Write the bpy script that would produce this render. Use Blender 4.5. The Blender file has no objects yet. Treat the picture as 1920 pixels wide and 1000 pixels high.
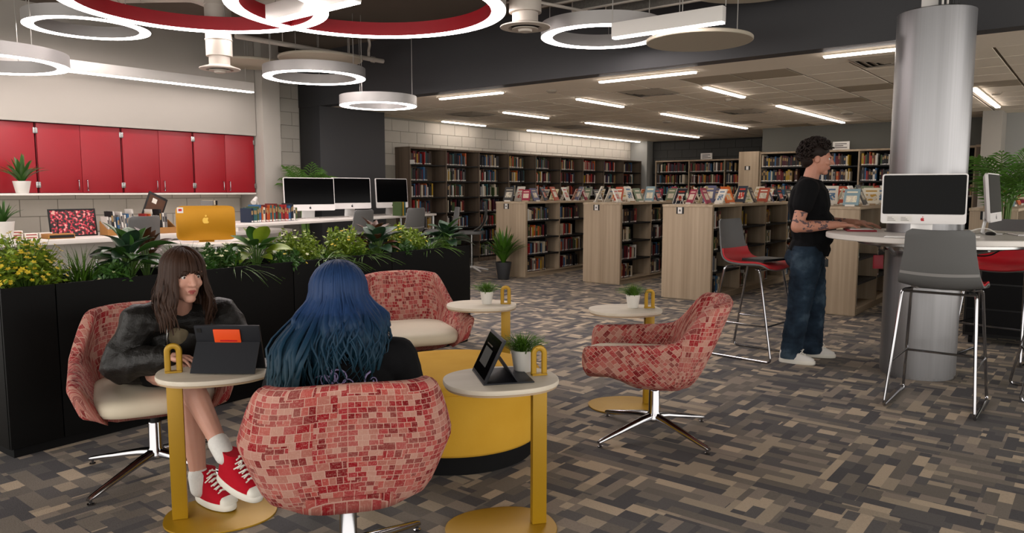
import bpy, bmesh, math, random
import numpy as np
from mathutils import Vector, Matrix

# ------------------------------------------------------------------ camera, world, exposure
S = bpy.context.scene
COL = S.collection
YAW, TILT, CAMH, FPX = math.radians(38.5), math.atan(142.0 / 1395.0), 1.36, 1395.0
cam_d = bpy.data.cameras.new('camera'); cam = bpy.data.objects.new('camera', cam_d); COL.objects.link(cam)
cam_d.sensor_width = 36.0; cam_d.lens = FPX / 1920.0 * 36.0; cam_d.clip_end = 100
cam.location = (0, 0, CAMH); cam.rotation_euler = (math.pi / 2 - TILT, 0, YAW)
S.camera = cam
W = bpy.data.worlds.new('world'); S.world = W; W.use_nodes = True
W.node_tree.nodes['Background'].inputs[0].default_value = (1.0, 0.955, 0.90, 1)
W.node_tree.nodes['Background'].inputs[1].default_value = 2.0
S.view_settings.view_transform = 'Standard'; S.view_settings.look = 'None'
S.view_settings.exposure = 0.65; S.view_settings.gamma = 1.0; S.view_settings.use_curve_mapping = False
S.cycles.use_denoising = True
S.cycles.max_bounces = 6; S.cycles.diffuse_bounces = 3; S.cycles.glossy_bounces = 3
S.cycles.sample_clamp_indirect = 6.0
S.cycles.caustics_reflective = False; S.cycles.caustics_refractive = False
LAMP = 12.0        # emission strength of the linear and ring lamps
random.seed(11)
PI = math.pi
R_ = math.radians

# ------------------------------------------------------------------ materials
def lin(h):
    h = h.lstrip('#'); o = []
    for i in (0, 2, 4):
        c = int(h[i:i + 2], 16) / 255.0
        o.append(c / 12.92 if c <= 0.04045 else ((c + 0.055) / 1.055) ** 2.4)
    return (o[0], o[1], o[2], 1.0)

class NT:
    def __init__(s, name):
        s.m = bpy.data.materials.new(name); s.m.use_nodes = True; s.t = s.m.node_tree
        s.b = s.t.nodes['Principled BSDF']
    def n(s, typ, ins=None, **kw):
        nd = s.t.nodes.new(typ)
        for k, v in kw.items(): setattr(nd, k, v)
        for k, v in (ins or {}).items(): s.set(nd.inputs[k], v)
        return nd
    def set(s, sock, v):
        if isinstance(v, bpy.types.NodeSocket): s.t.links.new(v, sock)
        else: sock.default_value = v
    def ramp(s, fac, stops, interp='LINEAR'):
        nd = s.t.nodes.new('ShaderNodeValToRGB'); cr = nd.color_ramp; cr.interpolation = interp
        while len(cr.elements) < len(stops): cr.elements.new(0.5)
        for e, (p, c) in zip(cr.elements, stops): e.position = p; e.color = lin(c) if isinstance(c, str) else c
        s.set(nd.inputs[0], fac); return nd.outputs[0]
    def mix(s, f, a, b, blend='MIX'):
        nd = s.t.nodes.new('ShaderNodeMix'); nd.data_type = 'RGBA'; nd.blend_type = blend
        s.set(nd.inputs[0], f); s.set(nd.inputs[6], a); s.set(nd.inputs[7], b); return nd.outputs[2]
    def math(s, op, a, b=0.0, c=0.0):
        nd = s.t.nodes.new('ShaderNodeMath'); nd.operation = op
        s.set(nd.inputs[0], a); s.set(nd.inputs[1], b); s.set(nd.inputs[2], c); return nd.outputs[0]
    def co(s, which='Object', scale=(1, 1, 1), rot=(0, 0, 0), loc=(0, 0, 0)):
        tc = s.t.nodes.new('ShaderNodeTexCoord'); mp = s.t.nodes.new('ShaderNodeMapping')
        mp.inputs['Scale'].default_value = scale; mp.inputs['Rotation'].default_value = rot; mp.inputs['Location'].default_value = loc
        s.t.links.new(tc.outputs[which], mp.inputs[0]); return mp.outputs[0]
    def noise(s, vec, scale, detail=3.0, rough=0.5):
        return s.n('ShaderNodeTexNoise', {'Vector': vec, 'Scale': scale, 'Detail': detail, 'Roughness': rough}).outputs[0]
    def brick(s, vec, scale, bw=0.5, rh=0.25, mortar=0.0, offset=0.5, sq=1.0, sqf=2):
        return s.n('ShaderNodeTexBrick', {'Vector': vec, 'Color1': (0, 0, 0, 1), 'Color2': (1, 1, 1, 1), 'Mortar': (0.5, 0.5, 0.5, 1), 'Scale': scale,
                   'Mortar Size': mortar, 'Mortar Smooth': 0.1, 'Bias': 0.0, 'Brick Width': bw, 'Row Height': rh}, offset=offset, squash=sq, squash_frequency=sqf)
    def bump(s, h, strength=0.3, dist=0.01):
        nd = s.n('ShaderNodeBump', {'Height': h, 'Strength': strength, 'Distance': dist}); s.t.links.new(nd.outputs[0], s.b.inputs['Normal'])
    def base(s, c, rough=0.5, metal=0.0, spec=0.5):
        s.set(s.b.inputs['Base Color'], lin(c) if isinstance(c, str) else c)
        s.set(s.b.inputs['Roughness'], rough); s.set(s.b.inputs['Metallic'], metal); s.b.inputs['Specular IOR Level'].default_value = spec
        return s

M = {}
def plain(name, c, rough=0.5, metal=0.0, spec=0.5, var=0.06, vscale=6.0, bump=0.0, bscale=200.0):
    """a colour with slight procedural mottling and optional fine relief"""
    t = NT(name); v = t.co()
    a = lin(c)
    col = t.mix(t.noise(v, vscale), tuple(min(1, x * (1 - var)) for x in a[:3]) + (1,), tuple(min(1, x * (1 + var)) for x in a[:3]) + (1,))
    t.base(col, rough, metal, spec)
    if bump: t.bump(t.noise(v, bscale, 2.0), bump, 0.002)
    M[name] = t.m; return t.m

def emit(name, c, strength):
    t = NT(name); t.base(c, 0.5); t.set(t.b.inputs['Emission Color'], lin(c)); t.b.inputs['Emission Strength'].default_value = strength
    M[name] = t.m; return t.m

plain('wall_paint', '#a29d95', 0.85, spec=0.2, var=0.03, vscale=1.2)
plain('block_pale', '#b9b3a8', 0.9, spec=0.2, var=0.05, vscale=9, bump=0.15)
plain('mortar_pale', '#8f8a80', 0.95, spec=0.1)
plain('block_dark', '#4a4a48', 0.9, spec=0.2, var=0.06, vscale=9, bump=0.15)
plain('mortar_dark', '#343433', 0.95, spec=0.1)
plain('charcoal_paint', '#38383a', 0.5, spec=0.35, var=0.05, vscale=1.0)
plain('grey_paint', '#66655f', 0.8, spec=0.2, var=0.03, vscale=1.0)
plain('light_grey_paint', '#9b9b97', 0.8, spec=0.2, var=0.03, vscale=1.0)
plain('deck_paint', '#5e564e', 0.9, spec=0.1, var=0.1, vscale=2)
plain('tile_white', '#e6dac8', 0.95, spec=0.1, var=0.05, vscale=30, bump=0.25, bscale=120)
plain('tile_grey', '#a89b88', 0.95, spec=0.1, var=0.05, vscale=30, bump=0.25, bscale=120)
plain('grid_white', '#6e6554', 0.7, spec=0.2)
plain('vent_metal', '#9b9183', 0.5, spec=0.3)
plain('vent_dark', '#3b3733', 0.9, spec=0.1)
plain('silver_paint', '#a8a5a3', 0.42, 0.35, var=0.02)
plain('red_paint', '#a30f1f', 0.5, var=0.05)
plain('white_paint', '#d5d1cc', 0.5, var=0.03)
plain('cable', '#aaa6a0', 0.4, 0.5)
plain('duct', '#b9b0a6', 0.5, 0.15, var=0.06)
plain('cloud', '#b0a797', 0.95, spec=0.05, var=0.05, vscale=40, bump=0.2)
plain('felt', '#6a6661', 1.0, spec=0.02, var=0.35, vscale=60, bump=0.3)
plain('cab_red', '#8c0c1b', 0.38, spec=0.45, var=0.04, vscale=2.0)
plain('cab_carcass', '#6f0a16', 0.5)
plain('chrome', '#9b9b9e', 0.13, 1.0, var=0.02)
plain('steel', '#a9a8a6', 0.25, 1.0, var=0.05, vscale=20)
plain('planter_black', '#060606', 0.6, spec=0.15, var=0.2)
plain('soil', '#1b1511', 1.0, spec=0.05, var=0.5, vscale=80, bump=0.6, bscale=90)
plain('black', '#0b0b0c', 0.5, spec=0.4, var=0.1)
plain('black_matte', '#0f0f10', 0.85, spec=0.15, var=0.2, vscale=30)
plain('shelf_black', '#141312', 0.55, spec=0.3)
plain('screen', '#020203', 0.1, spec=0.06, var=0.0)
plain('alu', '#c9c6c4', 0.35, 0.75, var=0.02)
plain('imac_white', '#d7d3d1', 0.4, 0.1, var=0.02)
plain('gold', '#b07a08', 0.35, 0.45, var=0.06, vscale=3)
plain('gold_pale', '#e0b54a', 0.3, 0.3)
plain('white_lam', '#d8d2cb', 0.35, spec=0.5, var=0.02)
plain('paper', '#dcd6cb', 0.8, spec=0.2, var=0.05)
plain('kraft', '#9c7040', 0.8, spec=0.2, var=0.1, vscale=20)
plain('shell_grey', '#5f5f5e', 0.55, spec=0.35, var=0.03)
plain('rim_grey', '#8b8987', 0.4, spec=0.4)
plain('seat_red', '#b10a1c', 0.5, spec=0.4, var=0.04)
plain('seat_wine', '#7d1220', 0.5, spec=0.4, var=0.04)
plain('mustard', '#a37d10', 0.42, 0.25, spec=0.5, var=0.05, vscale=8)
plain('cushion', '#c9bea9', 0.6, spec=0.3, var=0.04, vscale=10, bump=0.1)
plain('pot_white', '#cfcbc4', 0.35, var=0.03)
plain('pot_grey', '#2b2c2e', 0.6, var=0.1)
plain('wood_trim', '#a58d70', 0.6, var=0.1, vscale=20)
plain('sneaker_white', '#d6d2cc', 0.6, var=0.04, vscale=30)
plain('canvas_red', '#a80f22', 0.85, spec=0.15, var=0.12, vscale=60, bump=0.3, bscale=600)
plain('rubber_white', '#d9d5ca', 0.55, var=0.04)
plain('lace', '#e4e0d6', 0.9, spec=0.1)
plain('sock', '#d7d5d0', 0.95, spec=0.05, var=0.1, vscale=120, bump=0.3, bscale=300)
plain('lip', '#9c4c48', 0.5); plain('eye_white', '#d9d4cf', 0.2); plain('iris', '#2a1a12', 0.15)
plain('tablet_case', '#15171d', 0.5, spec=0.3); plain('orange', '#e0490c', 0.5)
plain('tattoo', '#5d4a4c', 0.7)
plain('shirt_black', '#0d0d0f', 0.9, spec=0.15, var=0.25, vscale=9, bump=0.5, bscale=14)
plain('inner_shirt', '#6a5f4c', 0.9, spec=0.1, var=0.4, vscale=40)
plain('bronze_leaf', '#4a2a14', 0.4, spec=0.5, var=0.4, vscale=12)
plain('stem_green', '#4a6a22', 0.6, var=0.2); plain('bark', '#4b3a28', 0.9, var=0.3, vscale=30)
plain('white_petal', '#dedbb2', 0.6); plain('yellow_petal', '#cfb32a', 0.6, var=0.2, vscale=40)
plain('sign_white', '#d8d4ce', 0.6); plain('sign_ink', '#4a4644', 0.7)
emit('lamp_white', '#fff3f0', LAMP)
emit('lamp_ceiling', '#fff4ec', LAMP)

def leafmat(name, a, b, rough=0.4):
    t = NT(name); v = t.co(); oi = t.n('ShaderNodeObjectInfo').outputs['Random']
    c = t.mix(t.noise(v, 14.0, 4.0), lin(a), lin(b))
    c = t.mix(t.math('MULTIPLY', oi, 0.35), c, lin(b))
    t.base(c, rough, 0, 0.45); t.b.inputs['Subsurface Weight'].default_value = 0.0
    M[name] = t.m
leafmat('leaf_green', '#1d3a12', '#41692a'); leafmat('leaf_dark', '#15281a', '#2f4d33'); leafmat('leaf_lime', '#4c6a14', '#8a9c2c')
leafmat('leaf_palm', '#1c3d0e', '#4f7a22'); leafmat('grass', '#1d3d10', '#5d8424')

def wood(name, dark, light, axis='Z'):
    t = NT(name); sc = {'Z': (26, 26, 0.7), 'Y': (26, 0.7, 26), 'X': (0.7, 26, 26)}[axis]
    v = t.co('Object', sc)
    n1 = t.noise(v, 1.0, 5.0, 0.6)
    v2 = t.co('Object', tuple(x * 0.28 for x in sc)); n2 = t.noise(v2, 1.0, 2.0)
    c = t.ramp(t.math('ADD', t.math('MULTIPLY', n1, 0.55), t.math('MULTIPLY', n2, 0.45)), [(0.3, dark), (0.7, light)])
    t.base(c, 0.55, 0, 0.3); M[name] = t.m
wood('ash', '#8a7862', '#b4a189'); wood('ash_h', '#938069', '#bdab92', 'Y'); wood('ash_x', '#8a7863', '#b7a58c', 'X')
wood('walnut', '#4c4037', '#756555'); wood('table_wood', '#c3b8a5', '#d9d0c0', 'X')

def carpet():
    t = NT('carpet')
    def cells(scale, bw, rh, rot, loc, sqf=2, sq=1.0):
        v = t.co('Object', (1, 1, 1), (0, 0, rot), loc)
        return t.brick(v, scale, bw, rh, 0.0, 0.37, sq, sqf).outputs[0]
    a = cells(1.0, 0.19, 0.062, 0, (3.1, 5.2, 0), 3, 0.6)
    b = cells(1.0, 0.105, 0.075, 0, (7.3, 1.2, 0), 2, 1.5)
    c = cells(1.0, 0.16, 0.055, PI / 2, (2.3, 9.2, 0), 3, 0.7)
    m1 = cells(1.0, 0.42, 0.27, 0, (0.31, 0.17, 0)); m2 = cells(1.0, 0.33, 0.21, PI / 2, (1.31, 0.57, 0))
    k = t.mix(t.math('GREATER_THAN', m1, 0.5), a, b); k = t.mix(t.math('GREATER_THAN', m2, 0.62), k, c)
    col = t.ramp(k, [(0.0, '#4e4d4f'), (0.16, '#595757'), (0.34, '#66615c'), (0.52, '#716b64'), (0.68, '#81786f'), (0.82, '#938879'), (0.93, '#a59785')], 'CONSTANT')
    v = t.co('Object', (1, 1, 1))
    fine = t.noise(t.co('Object', (70, 260, 1)), 1.0, 3.0, 0.7); fine2 = t.noise(t.co('Object', (420, 420, 1)), 1.0, 2.0)
    big = t.noise(v, 0.7, 2.0)
    f = t.math('MULTIPLY_ADD', fine, 1.0, t.math('MULTIPLY_ADD', fine2, 0.7, t.math('MULTIPLY_ADD', big, 0.5, -0.08)))
    col = t.mix(1.0, col, t.ramp(f, [(0.55, (0.55, 0.55, 0.57, 1)), (1.45, (1.35, 1.33, 1.3, 1))]), 'MULTIPLY')
    t.base(col, 0.95, 0, 0.12); t.bump(t.math('ADD', fine, fine2), 0.35, 0.004); M['carpet'] = t.m
carpet()

def chair_fabric():
    t = NT('mosaic_fabric')
    tc = t.n('ShaderNodeTexCoord').outputs['UV']
    def bk(scale, bw, rh, mort, loc, rot=0.0, sq=1.0, sqf=2):
        mp = t.n('ShaderNodeMapping', {'Vector': tc, 'Location': loc, 'Rotation': (0, 0, rot)}); return t.brick(mp.outputs[0], scale, bw, rh, mort, 0.43, sq, sqf)
    a = bk(1.0, 0.040, 0.032, 0.0015, (0.13, 0.2, 0), 0, 0.6, 3); b = bk(1.0, 0.022, 0.0213, 0.0013, (0.5, 0.9, 0), 0, 1.4, 2)
    m = bk(1.0, 0.10, 0.085, 0.0, (0.2, 0.4, 0), 0, 0.7, 2)
    sel = t.math('GREATER_THAN', m.outputs[0], 0.45)
    k = t.mix(sel, a.outputs[0], b.outputs[0]); mor = t.mix(sel, a.outputs[1], b.outputs[1])
    col = t.ramp(k, [(0.0, '#9c5d52'), (0.17, '#aa7b6d'), (0.34, '#a0443e'), (0.5, '#93262c'), (0.66, '#860c18'), (0.82, '#6f0711')], 'CONSTANT')
    mp = t.n('ShaderNodeMapping', {'Vector': tc, 'Scale': (60, 420, 1)}); mp2 = t.n('ShaderNodeMapping', {'Vector': tc, 'Scale': (420, 90, 1)})
    s1 = t.noise(mp.outputs[0], 1.0, 2.0); s2 = t.noise(mp2.outputs[0], 1.0, 2.0)
    streak = t.ramp(t.math('MAXIMUM', s1, s2), [(0.56, (0, 0, 0, 1)), (0.72, (1, 1, 1, 1))])
    col = t.mix(t.math('MULTIPLY', streak, 0.42), col, lin('#c9a999'))
    big = t.ramp(t.n('ShaderNodeTexNoise', {'Vector': tc, 'Scale': 7.0, 'Detail': 1.0}).outputs[0], [(0.42, (0, 0, 0, 1)), (0.66, (1, 1, 1, 1))])
    col = t.mix(t.math('MULTIPLY', big, 0.2), col, lin('#c09a8b'))
    col = t.mix(t.math('MULTIPLY', mor, 0.7), col, lin('#bfa393'))
    t.base(col, 0.85, 0, 0.2); M['mosaic_fabric'] = t.m
chair_fabric()

def special():
    t = NT('brushed_column'); v = t.co('Object', (60, 60, 0.6))
    t.base(t.mix(t.noise(v, 1.0), lin('#858586'), lin('#99989a')), 0.36, 0.85); M['brushed_column'] = t.m
    t = NT('velvet_yellow'); v = t.co()
    t.base(t.mix(t.noise(v, 5.0, 4.0), lin('#c08f22'), lin('#d4a63c')), 0.85, 0, 0.2); t.bump(t.noise(v, 180.0), 0.15, 0.002); M['velvet_yellow'] = t.m
    t = NT('denim'); v = t.co('Object', (1, 1, 1)); n = t.noise(v, 7.0, 4.0)
    t.base(t.ramp(n, [(0.35, '#141d28'), (0.55, '#243240'), (0.75, '#465663')]), 0.9, 0, 0.15)
    t.bump(t.math('ADD', t.noise(t.co('Object', (6, 6, 22)), 1.0, 3.0), t.math('MULTIPLY', t.noise(v, 300.0), 0.25)), 0.6, 0.02); M['denim'] = t.m
    t = NT('leather'); v = t.co(); n = t.noise(v, 9.0, 5.0)
    t.base(t.mix(n, lin('#0a0908'), lin('#191613')), 0.5, 0, 0.3); t.bump(t.math('ADD', t.noise(v, 16.0, 4.0, 0.6), t.math('MULTIPLY', t.noise(v, 260.0), 0.12)), 0.55, 0.02); M['leather'] = t.m
    for nm, a, b in (('skin', '#b27a64', '#c18c76'), ('skin_pale', '#b98672', '#c99a88')):
        t = NT(nm); v = t.co(); t.base(t.mix(t.noise(v, 12.0), lin(a), lin(b)), 0.5, 0, 0.35); t.b.inputs['Subsurface Weight'].default_value = 0.08
        t.b.inputs['Subsurface Radius'].default_value = (0.01, 0.004, 0.002); M[nm] = t.m
    t = NT('hair_brown'); v = t.co('Object', (50, 50, 4)); t.base(t.mix(t.noise(v, 1.0), lin('#22140e'), lin('#402a1e')), 0.55, 0, 0.18); M['hair_brown'] = t.m
    t = NT('hair_dark'); v = t.co(); t.base(t.mix(t.noise(v, 40.0), lin('#0f0b0a'), lin('#2a1e19')), 0.6, 0, 0.2); M['hair_dark'] = t.m
    t = NT('hair_blue'); tc = t.co('Object'); z = t.n('ShaderNodeSeparateXYZ', {0: tc}).outputs[2]
    n = t.noise(t.co('Object', (55, 55, 5)), 1.0)
    g = t.ramp(t.math('MULTIPLY_ADD', n, 0.08, z), [(0.60, '#08202a'), (0.80, '#0d303c'), (0.93, '#12334a'), (1.04, '#1b3358'), (1.13, '#233c66')])
    t.base(t.mix(t.math('MULTIPLY', n, 0.5), g, lin('#061722')), 0.55, 0, 0.2); M['hair_blue'] = t.m
    t = NT('art_red'); v = t.co('Object', (34, 34, 34)); vo = t.n('ShaderNodeTexVoronoi', {'Vector': v, 'Scale': 1.0, 'Randomness': 1.0}, feature='SMOOTH_F1').outputs[0]
    n = t.noise(v, 1.1, 2.0)
    t.base(t.ramp(t.math('ADD', t.math('MULTIPLY', vo, 0.5), n), [(0.0, '#17100f'), (0.69, '#17100f'), (0.70, '#a3162b'), (0.8, '#c9405a'), (0.86, '#d8a79a')], 'CONSTANT'), 0.4); M['art_red'] = t.m
    # book covers: two tone procedural art
    covers = [('#c9601c', '#e8b070'), ('#d5cfc2', '#4e6e8e'), ('#8c1f3c', '#d3b4a4'), ('#d8cda0', '#7f8a4c'), ('#28303c', '#b73a2a'), ('#b0523c', '#e6ded0'), ('#7f98a0', '#e2d9c0'), ('#dfd8c6', '#b58d3f'), ('#565873', '#b8a58c'), ('#76836a', '#ddd2bd'), ('#e0dcd2', '#c34a4a'), ('#434343', '#a09a8c')]
    for i, (a, b) in enumerate(covers):
        t = NT('cover_art_%d' % i); v = t.co('Object', (12, 12, 16), loc=(i * 3.1, i * 1.7, i))
        x = t.n('ShaderNodeSeparateXYZ', {0: t.co('Object')}); X_, Z_ = x.outputs[0], x.outputs[2]
        inx = t.math('LESS_THAN', t.math('ABSOLUTE', X_), 0.30 + 0.02 * (i % 4)); pic = t.math('MULTIPLY', inx, t.math('LESS_THAN', t.math('ABSOLUTE', t.math('SUBTRACT', Z_, 0.38 + 0.03 * (i % 3))), 0.2)); ttl = t.math('MULTIPLY', inx, t.math('LESS_THAN', t.math('ABSOLUTE', t.math('SUBTRACT', Z_, 0.80)), 0.045))
        col = t.mix(pic, lin(a), t.mix(t.math('GREATER_THAN', t.noise(v, 0.45, 1.0), 0.52), lin(b), lin('#cfc6b4'))); t.base(t.mix(ttl, col, lin(b)), 0.4, 0, 0.4); M['cover_art_%d' % i] = t.m
special()
BOOKC = [('black', '#121113'), ('charcoal', '#26262a'), ('dark brown', '#3a241b'), ('dark red', '#5a1418'), ('red', '#8d1f1f'), ('navy', '#172338'), ('blue', '#2f5578'), ('green', '#3c4d2c'), ('teal', '#2a5558'), ('tan', '#94794f'), ('cream', '#bcb09a'), ('white', '#c2beb7'), ('grey', '#6f6c69'), ('orange', '#a4491c'), ('mustard', '#9a7a1c'), ('maroon', '#43121f')]
for nme, c in BOOKC: plain('book_' + nme, c, 0.5, spec=0.35, var=0.1, vscale=20)
# ------------------------------------------------------------------ geometry helpers
class MB:
    def __init__(s): s.v = []; s.f = []; s.m = []; s.uv = None
    def add(s, vs, fs, mi=0):
        o = len(s.v); s.v += [tuple(p) for p in vs]
        for f in fs: s.f.append(tuple(i + o for i in f)); s.m.append(mi)
        return s
    def box(s, x0, x1, y0, y1, z0, z1, mi=0):
        if x0 > x1: x0, x1 = x1, x0
        if y0 > y1: y0, y1 = y1, y0
        if z0 > z1: z0, z1 = z1, z0
        v = [(x0, y0, z0), (x1, y0, z0), (x1, y1, z0), (x0, y1, z0), (x0, y0, z1), (x1, y0, z1), (x1, y1, z1), (x0, y1, z1)]
        return s.add(v, [(0, 3, 2, 1), (4, 5, 6, 7), (0, 1, 5, 4), (1, 2, 6, 5), (2, 3, 7, 6), (3, 0, 4, 7)], mi)
    def loft(s, rings, mi=0, cap0=True, cap1=True, closed=True):
        n = len(rings[0]); vs = [p for r in rings for p in r]; fs = []
        for i in range(len(rings) - 1):
            for j in range(n if closed else n - 1):
                k = (j + 1) % n; fs.append((i * n + j, i * n + k, (i + 1) * n + k, (i + 1) * n + j))
        if cap0: fs.append(tuple(range(n - 1, -1, -1)))
        if cap1: fs.append(tuple((len(rings) - 1) * n + j for j in range(n)))
        return s.add(vs, fs, mi)
    def tube(s, path, r, n=8, mi=0, flat=1.0, cap=True, up=None):
        P = [Vector(p) for p in path]; rings = []; prev = None
        for i, p in enumerate(P):
            d = (P[min(i + 1, len(P) - 1)] - P[max(i - 1, 0)])
            d = d.normalized() if d.length > 1e-9 else Vector((0, 0, 1))
            if prev is None:
                a = Vector(up) if up is not None else (Vector((0, 0, 1)) if abs(d.z) < 0.9 else Vector((1, 0, 0)))
                x = d.cross(a)
                if x.length < 1e-6: x = d.cross(Vector((0, 1, 0)))
                x.normalize()
            else:
                x = prev - d * prev.dot(d)
                x = x.normalized() if x.length > 1e-6 else d.orthogonal().normalized()
            prev = x; y = d.cross(x); rr = r[i] if isinstance(r, (list, tuple)) else r
            rings.append([tuple(p + x * (math.cos(2 * PI * k / n) * rr) + y * (math.sin(2 * PI * k / n) * rr * flat)) for k in range(n)])
        return s.loft(rings, mi, cap, cap)
    def cyl(s, p0, p1, r0, r1=None, n=16, mi=0): return s.tube([p0, p1], [r0, r0 if r1 is None else r1], n, mi)
    def lathe(s, prof, n=32, c=(0, 0, 0), mi=0, closed=False):
        rings = [[(c[0] + r * math.cos(2 * PI * k / n), c[1] + r * math.sin(2 * PI * k / n), c[2] + z) for k in range(n)] for r, z in prof]
        if closed: rings.append(rings[0])
        return s.loft(rings, mi, not closed, not closed)
    def prism(s, out, z0, z1, mi=0, T=None):
        T = T or (lambda p: p)
        return s.loft([[T((x, y, z0)) for x, y in out], [T((x, y, z1)) for x, y in out]], mi)
    def ell(s, c, r, mi=0, n=12, rot=None):
        rings = []
        for i in range(n // 2 + 1):
            a = -PI / 2 + PI * i / (n // 2); cr = max(math.cos(a), 0.02)
            ring = []
            for k in range(n):
                p = Vector((r[0] * cr * math.cos(2 * PI * k / n), r[1] * cr * math.sin(2 * PI * k / n), r[2] * math.sin(a)))
                if rot is not None: p = rot @ p
                ring.append(tuple(Vector(c) + p))
            rings.append(ring)
        return s.loft(rings, mi)
    def caps(s, p0, p1, r0, r1, n=12):
        p0, p1 = Vector(p0), Vector(p1); d = p1 - p0; L = d.length; d = d / L if L > 1e-6 else Vector((0, 0, 1)); path = []; rad = []
        for k in range(4): a = PI / 2 * k / 4; path.append(p0 - d * (r0 * math.cos(a))); rad.append(max(r0 * math.sin(a), r0 * 0.06))
        for k in range(5): path.append(p0.lerp(p1, k / 4)); rad.append(r0 + (r1 - r0) * k / 4)
        for k in range(3, -1, -1): a = PI / 2 * k / 4; path.append(p1 + d * (r1 * math.cos(a))); rad.append(max(r1 * math.sin(a), r1 * 0.06))
        return s.tube(path, rad, n)
    def xf(s, Mx, i0=0):
        for i in range(i0, len(s.v)): s.v[i] = tuple(Mx @ Vector(s.v[i]))
        return s
    def mesh(s, name, mats, smooth=True, bevel=0.0, angle=35, seg=2):
        me = bpy.data.meshes.new(name); me.from_pydata(s.v, [], s.f)
        mats = mats if isinstance(mats, (list, tuple)) else [mats]
        for m in mats: me.materials.append(M[m] if isinstance(m, str) else m)
        me.polygons.foreach_set('material_index', s.m)
        if s.uv is not None:
            ul = me.uv_layers.new(name='UVMap'); li = np.empty(len(me.loops), dtype=np.int32); me.loops.foreach_get('vertex_index', li)
            ul.data.foreach_set('uv', np.array(s.uv, dtype=np.float32)[li].ravel())
        bm = bmesh.new(); bm.from_mesh(me)
        bmesh.ops.recalc_face_normals(bm, faces=bm.faces)
        if bevel > 0:
            ed = [e for e in bm.edges if len(e.link_faces) == 2 and e.calc_face_angle(0) > 0.6]
            bmesh.ops.bevel(bm, geom=ed, offset=bevel, segments=seg, profile=0.6, affect='EDGES', clamp_overlap=True)
        bm.to_mesh(me); bm.free()
        if smooth:
            me.polygons.foreach_set('use_smooth', [True] * len(me.polygons)); me.set_sharp_from_angle(angle=R_(angle))
        me.update(); return me
    def build(s, name, mats, parent=None, **kw):
        return link(name, s.mesh(name, mats, **kw), parent)

def link(name, me, parent=None):
    o = bpy.data.objects.new(name, me); COL.objects.link(o)
    if parent is not None: o.parent = parent
    return o
def tag(o, label=None, cat=None, group=None, kind=None):
    if label: o['label'] = label
    if cat: o['category'] = cat
    if group: o['group'] = group
    if kind: o['kind'] = kind
    return o
def thing(name, label, cat, loc=(0, 0, 0), rz=0.0, group=None):
    o = bpy.data.objects.new(name, None); COL.objects.link(o); o.empty_display_size = 0.1
    o.location = loc; o.rotation_euler = (0, 0, rz); return tag(o, label, cat, group)
def struct(name, mb, mats, parent=None, **kw):
    o = mb.build(name, mats, parent, **kw)
    if parent is None: o['kind'] = 'structure'
    return o
def kids(o): return [c for c in bpy.data.objects if c.parent is o]
def copy_tree(o, loc, rz, label, group=None):
    ch = KC.setdefault(o.name, [(c, kids(c)) for c in kids(o)])
    r = o.copy(); COL.objects.link(r); r.location = loc; r.rotation_euler = (0, 0, rz); r['label'] = label
    if group: r['group'] = group
    for c, gs in ch:
        d = c.copy(); COL.objects.link(d); d.parent = r
        for g_ in gs: e = g_.copy(); COL.objects.link(e); e.parent = d
    return r
KC = {}
def B(*a, **k): return MB().box(*a, **k)
def heading(dx, dy): return math.atan2(dy, dx) - PI / 2     # rotation that turns local +Y to (dx,dy)
def superell(hx, hy, n=32, e=2.6, cx=0.0, cy=0.0):
    o = []
    for k in range(n):
        a = 2 * PI * k / n; c, s_ = math.cos(a), math.sin(a)
        o.append((cx + hx * math.copysign(abs(c) ** (2 / e), c), cy + hy * math.copysign(abs(s_) ** (2 / e), s_)))
    return o
def smooth(t): t = max(0.0, min(1.0, t)); return t * t * (3 - 2 * t)
def lerp(a, b, t): return a + (b - a) * t
def spline(P, n=8):
    P = [Vector(p) for p in P]; out = []
    for i in range(len(P) - 1):
        p0, p1, p2, p3 = P[max(i - 1, 0)], P[i], P[i + 1], P[min(i + 2, len(P) - 1)]
        for k in range(n):
            t = k / n
            out.append(0.5 * ((2 * p1) + (p2 - p0) * t + (2 * p0 - 5 * p1 + 4 * p2 - p3) * t * t + (3 * p1 - p0 - 3 * p2 + p3) * t ** 3))
    out.append(P[-1]); return out
def bend(P, r=0.03, n=4):
    """polyline with rounded corners"""
    P = [Vector(p) for p in P]; out = [P[0]]
    for i in range(1, len(P) - 1):
        a, b, c = P[i - 1], P[i], P[i + 1]; u = (a - b); w = (c - b); q = min(r, u.length * 0.45, w.length * 0.45); u.normalize(); w.normalize()
        for k in range(n + 1):
            t = k / n; out.append((b + u * q) * (1 - t) ** 2 + b * 2 * t * (1 - t) + (b + w * q) * t * t)
    out.append(P[-1]); return out
ORD = ['first', 'second', 'third', 'fourth', 'fifth', 'sixth', 'seventh', 'eighth', 'ninth', 'tenth', 'eleventh', 'twelfth', 'thirteenth', 'fourteenth', 'fifteenth', 'sixteenth', 'seventeenth', 'eighteenth', 'nineteenth', 'twentieth'] + [a + '-' + b for a in ('twenty', 'thirty', 'forty', 'fifty') for b in ('first', 'second', 'third', 'fourth', 'fifth', 'sixth', 'seventh', 'eighth', 'ninth', 'tenth')]
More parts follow.
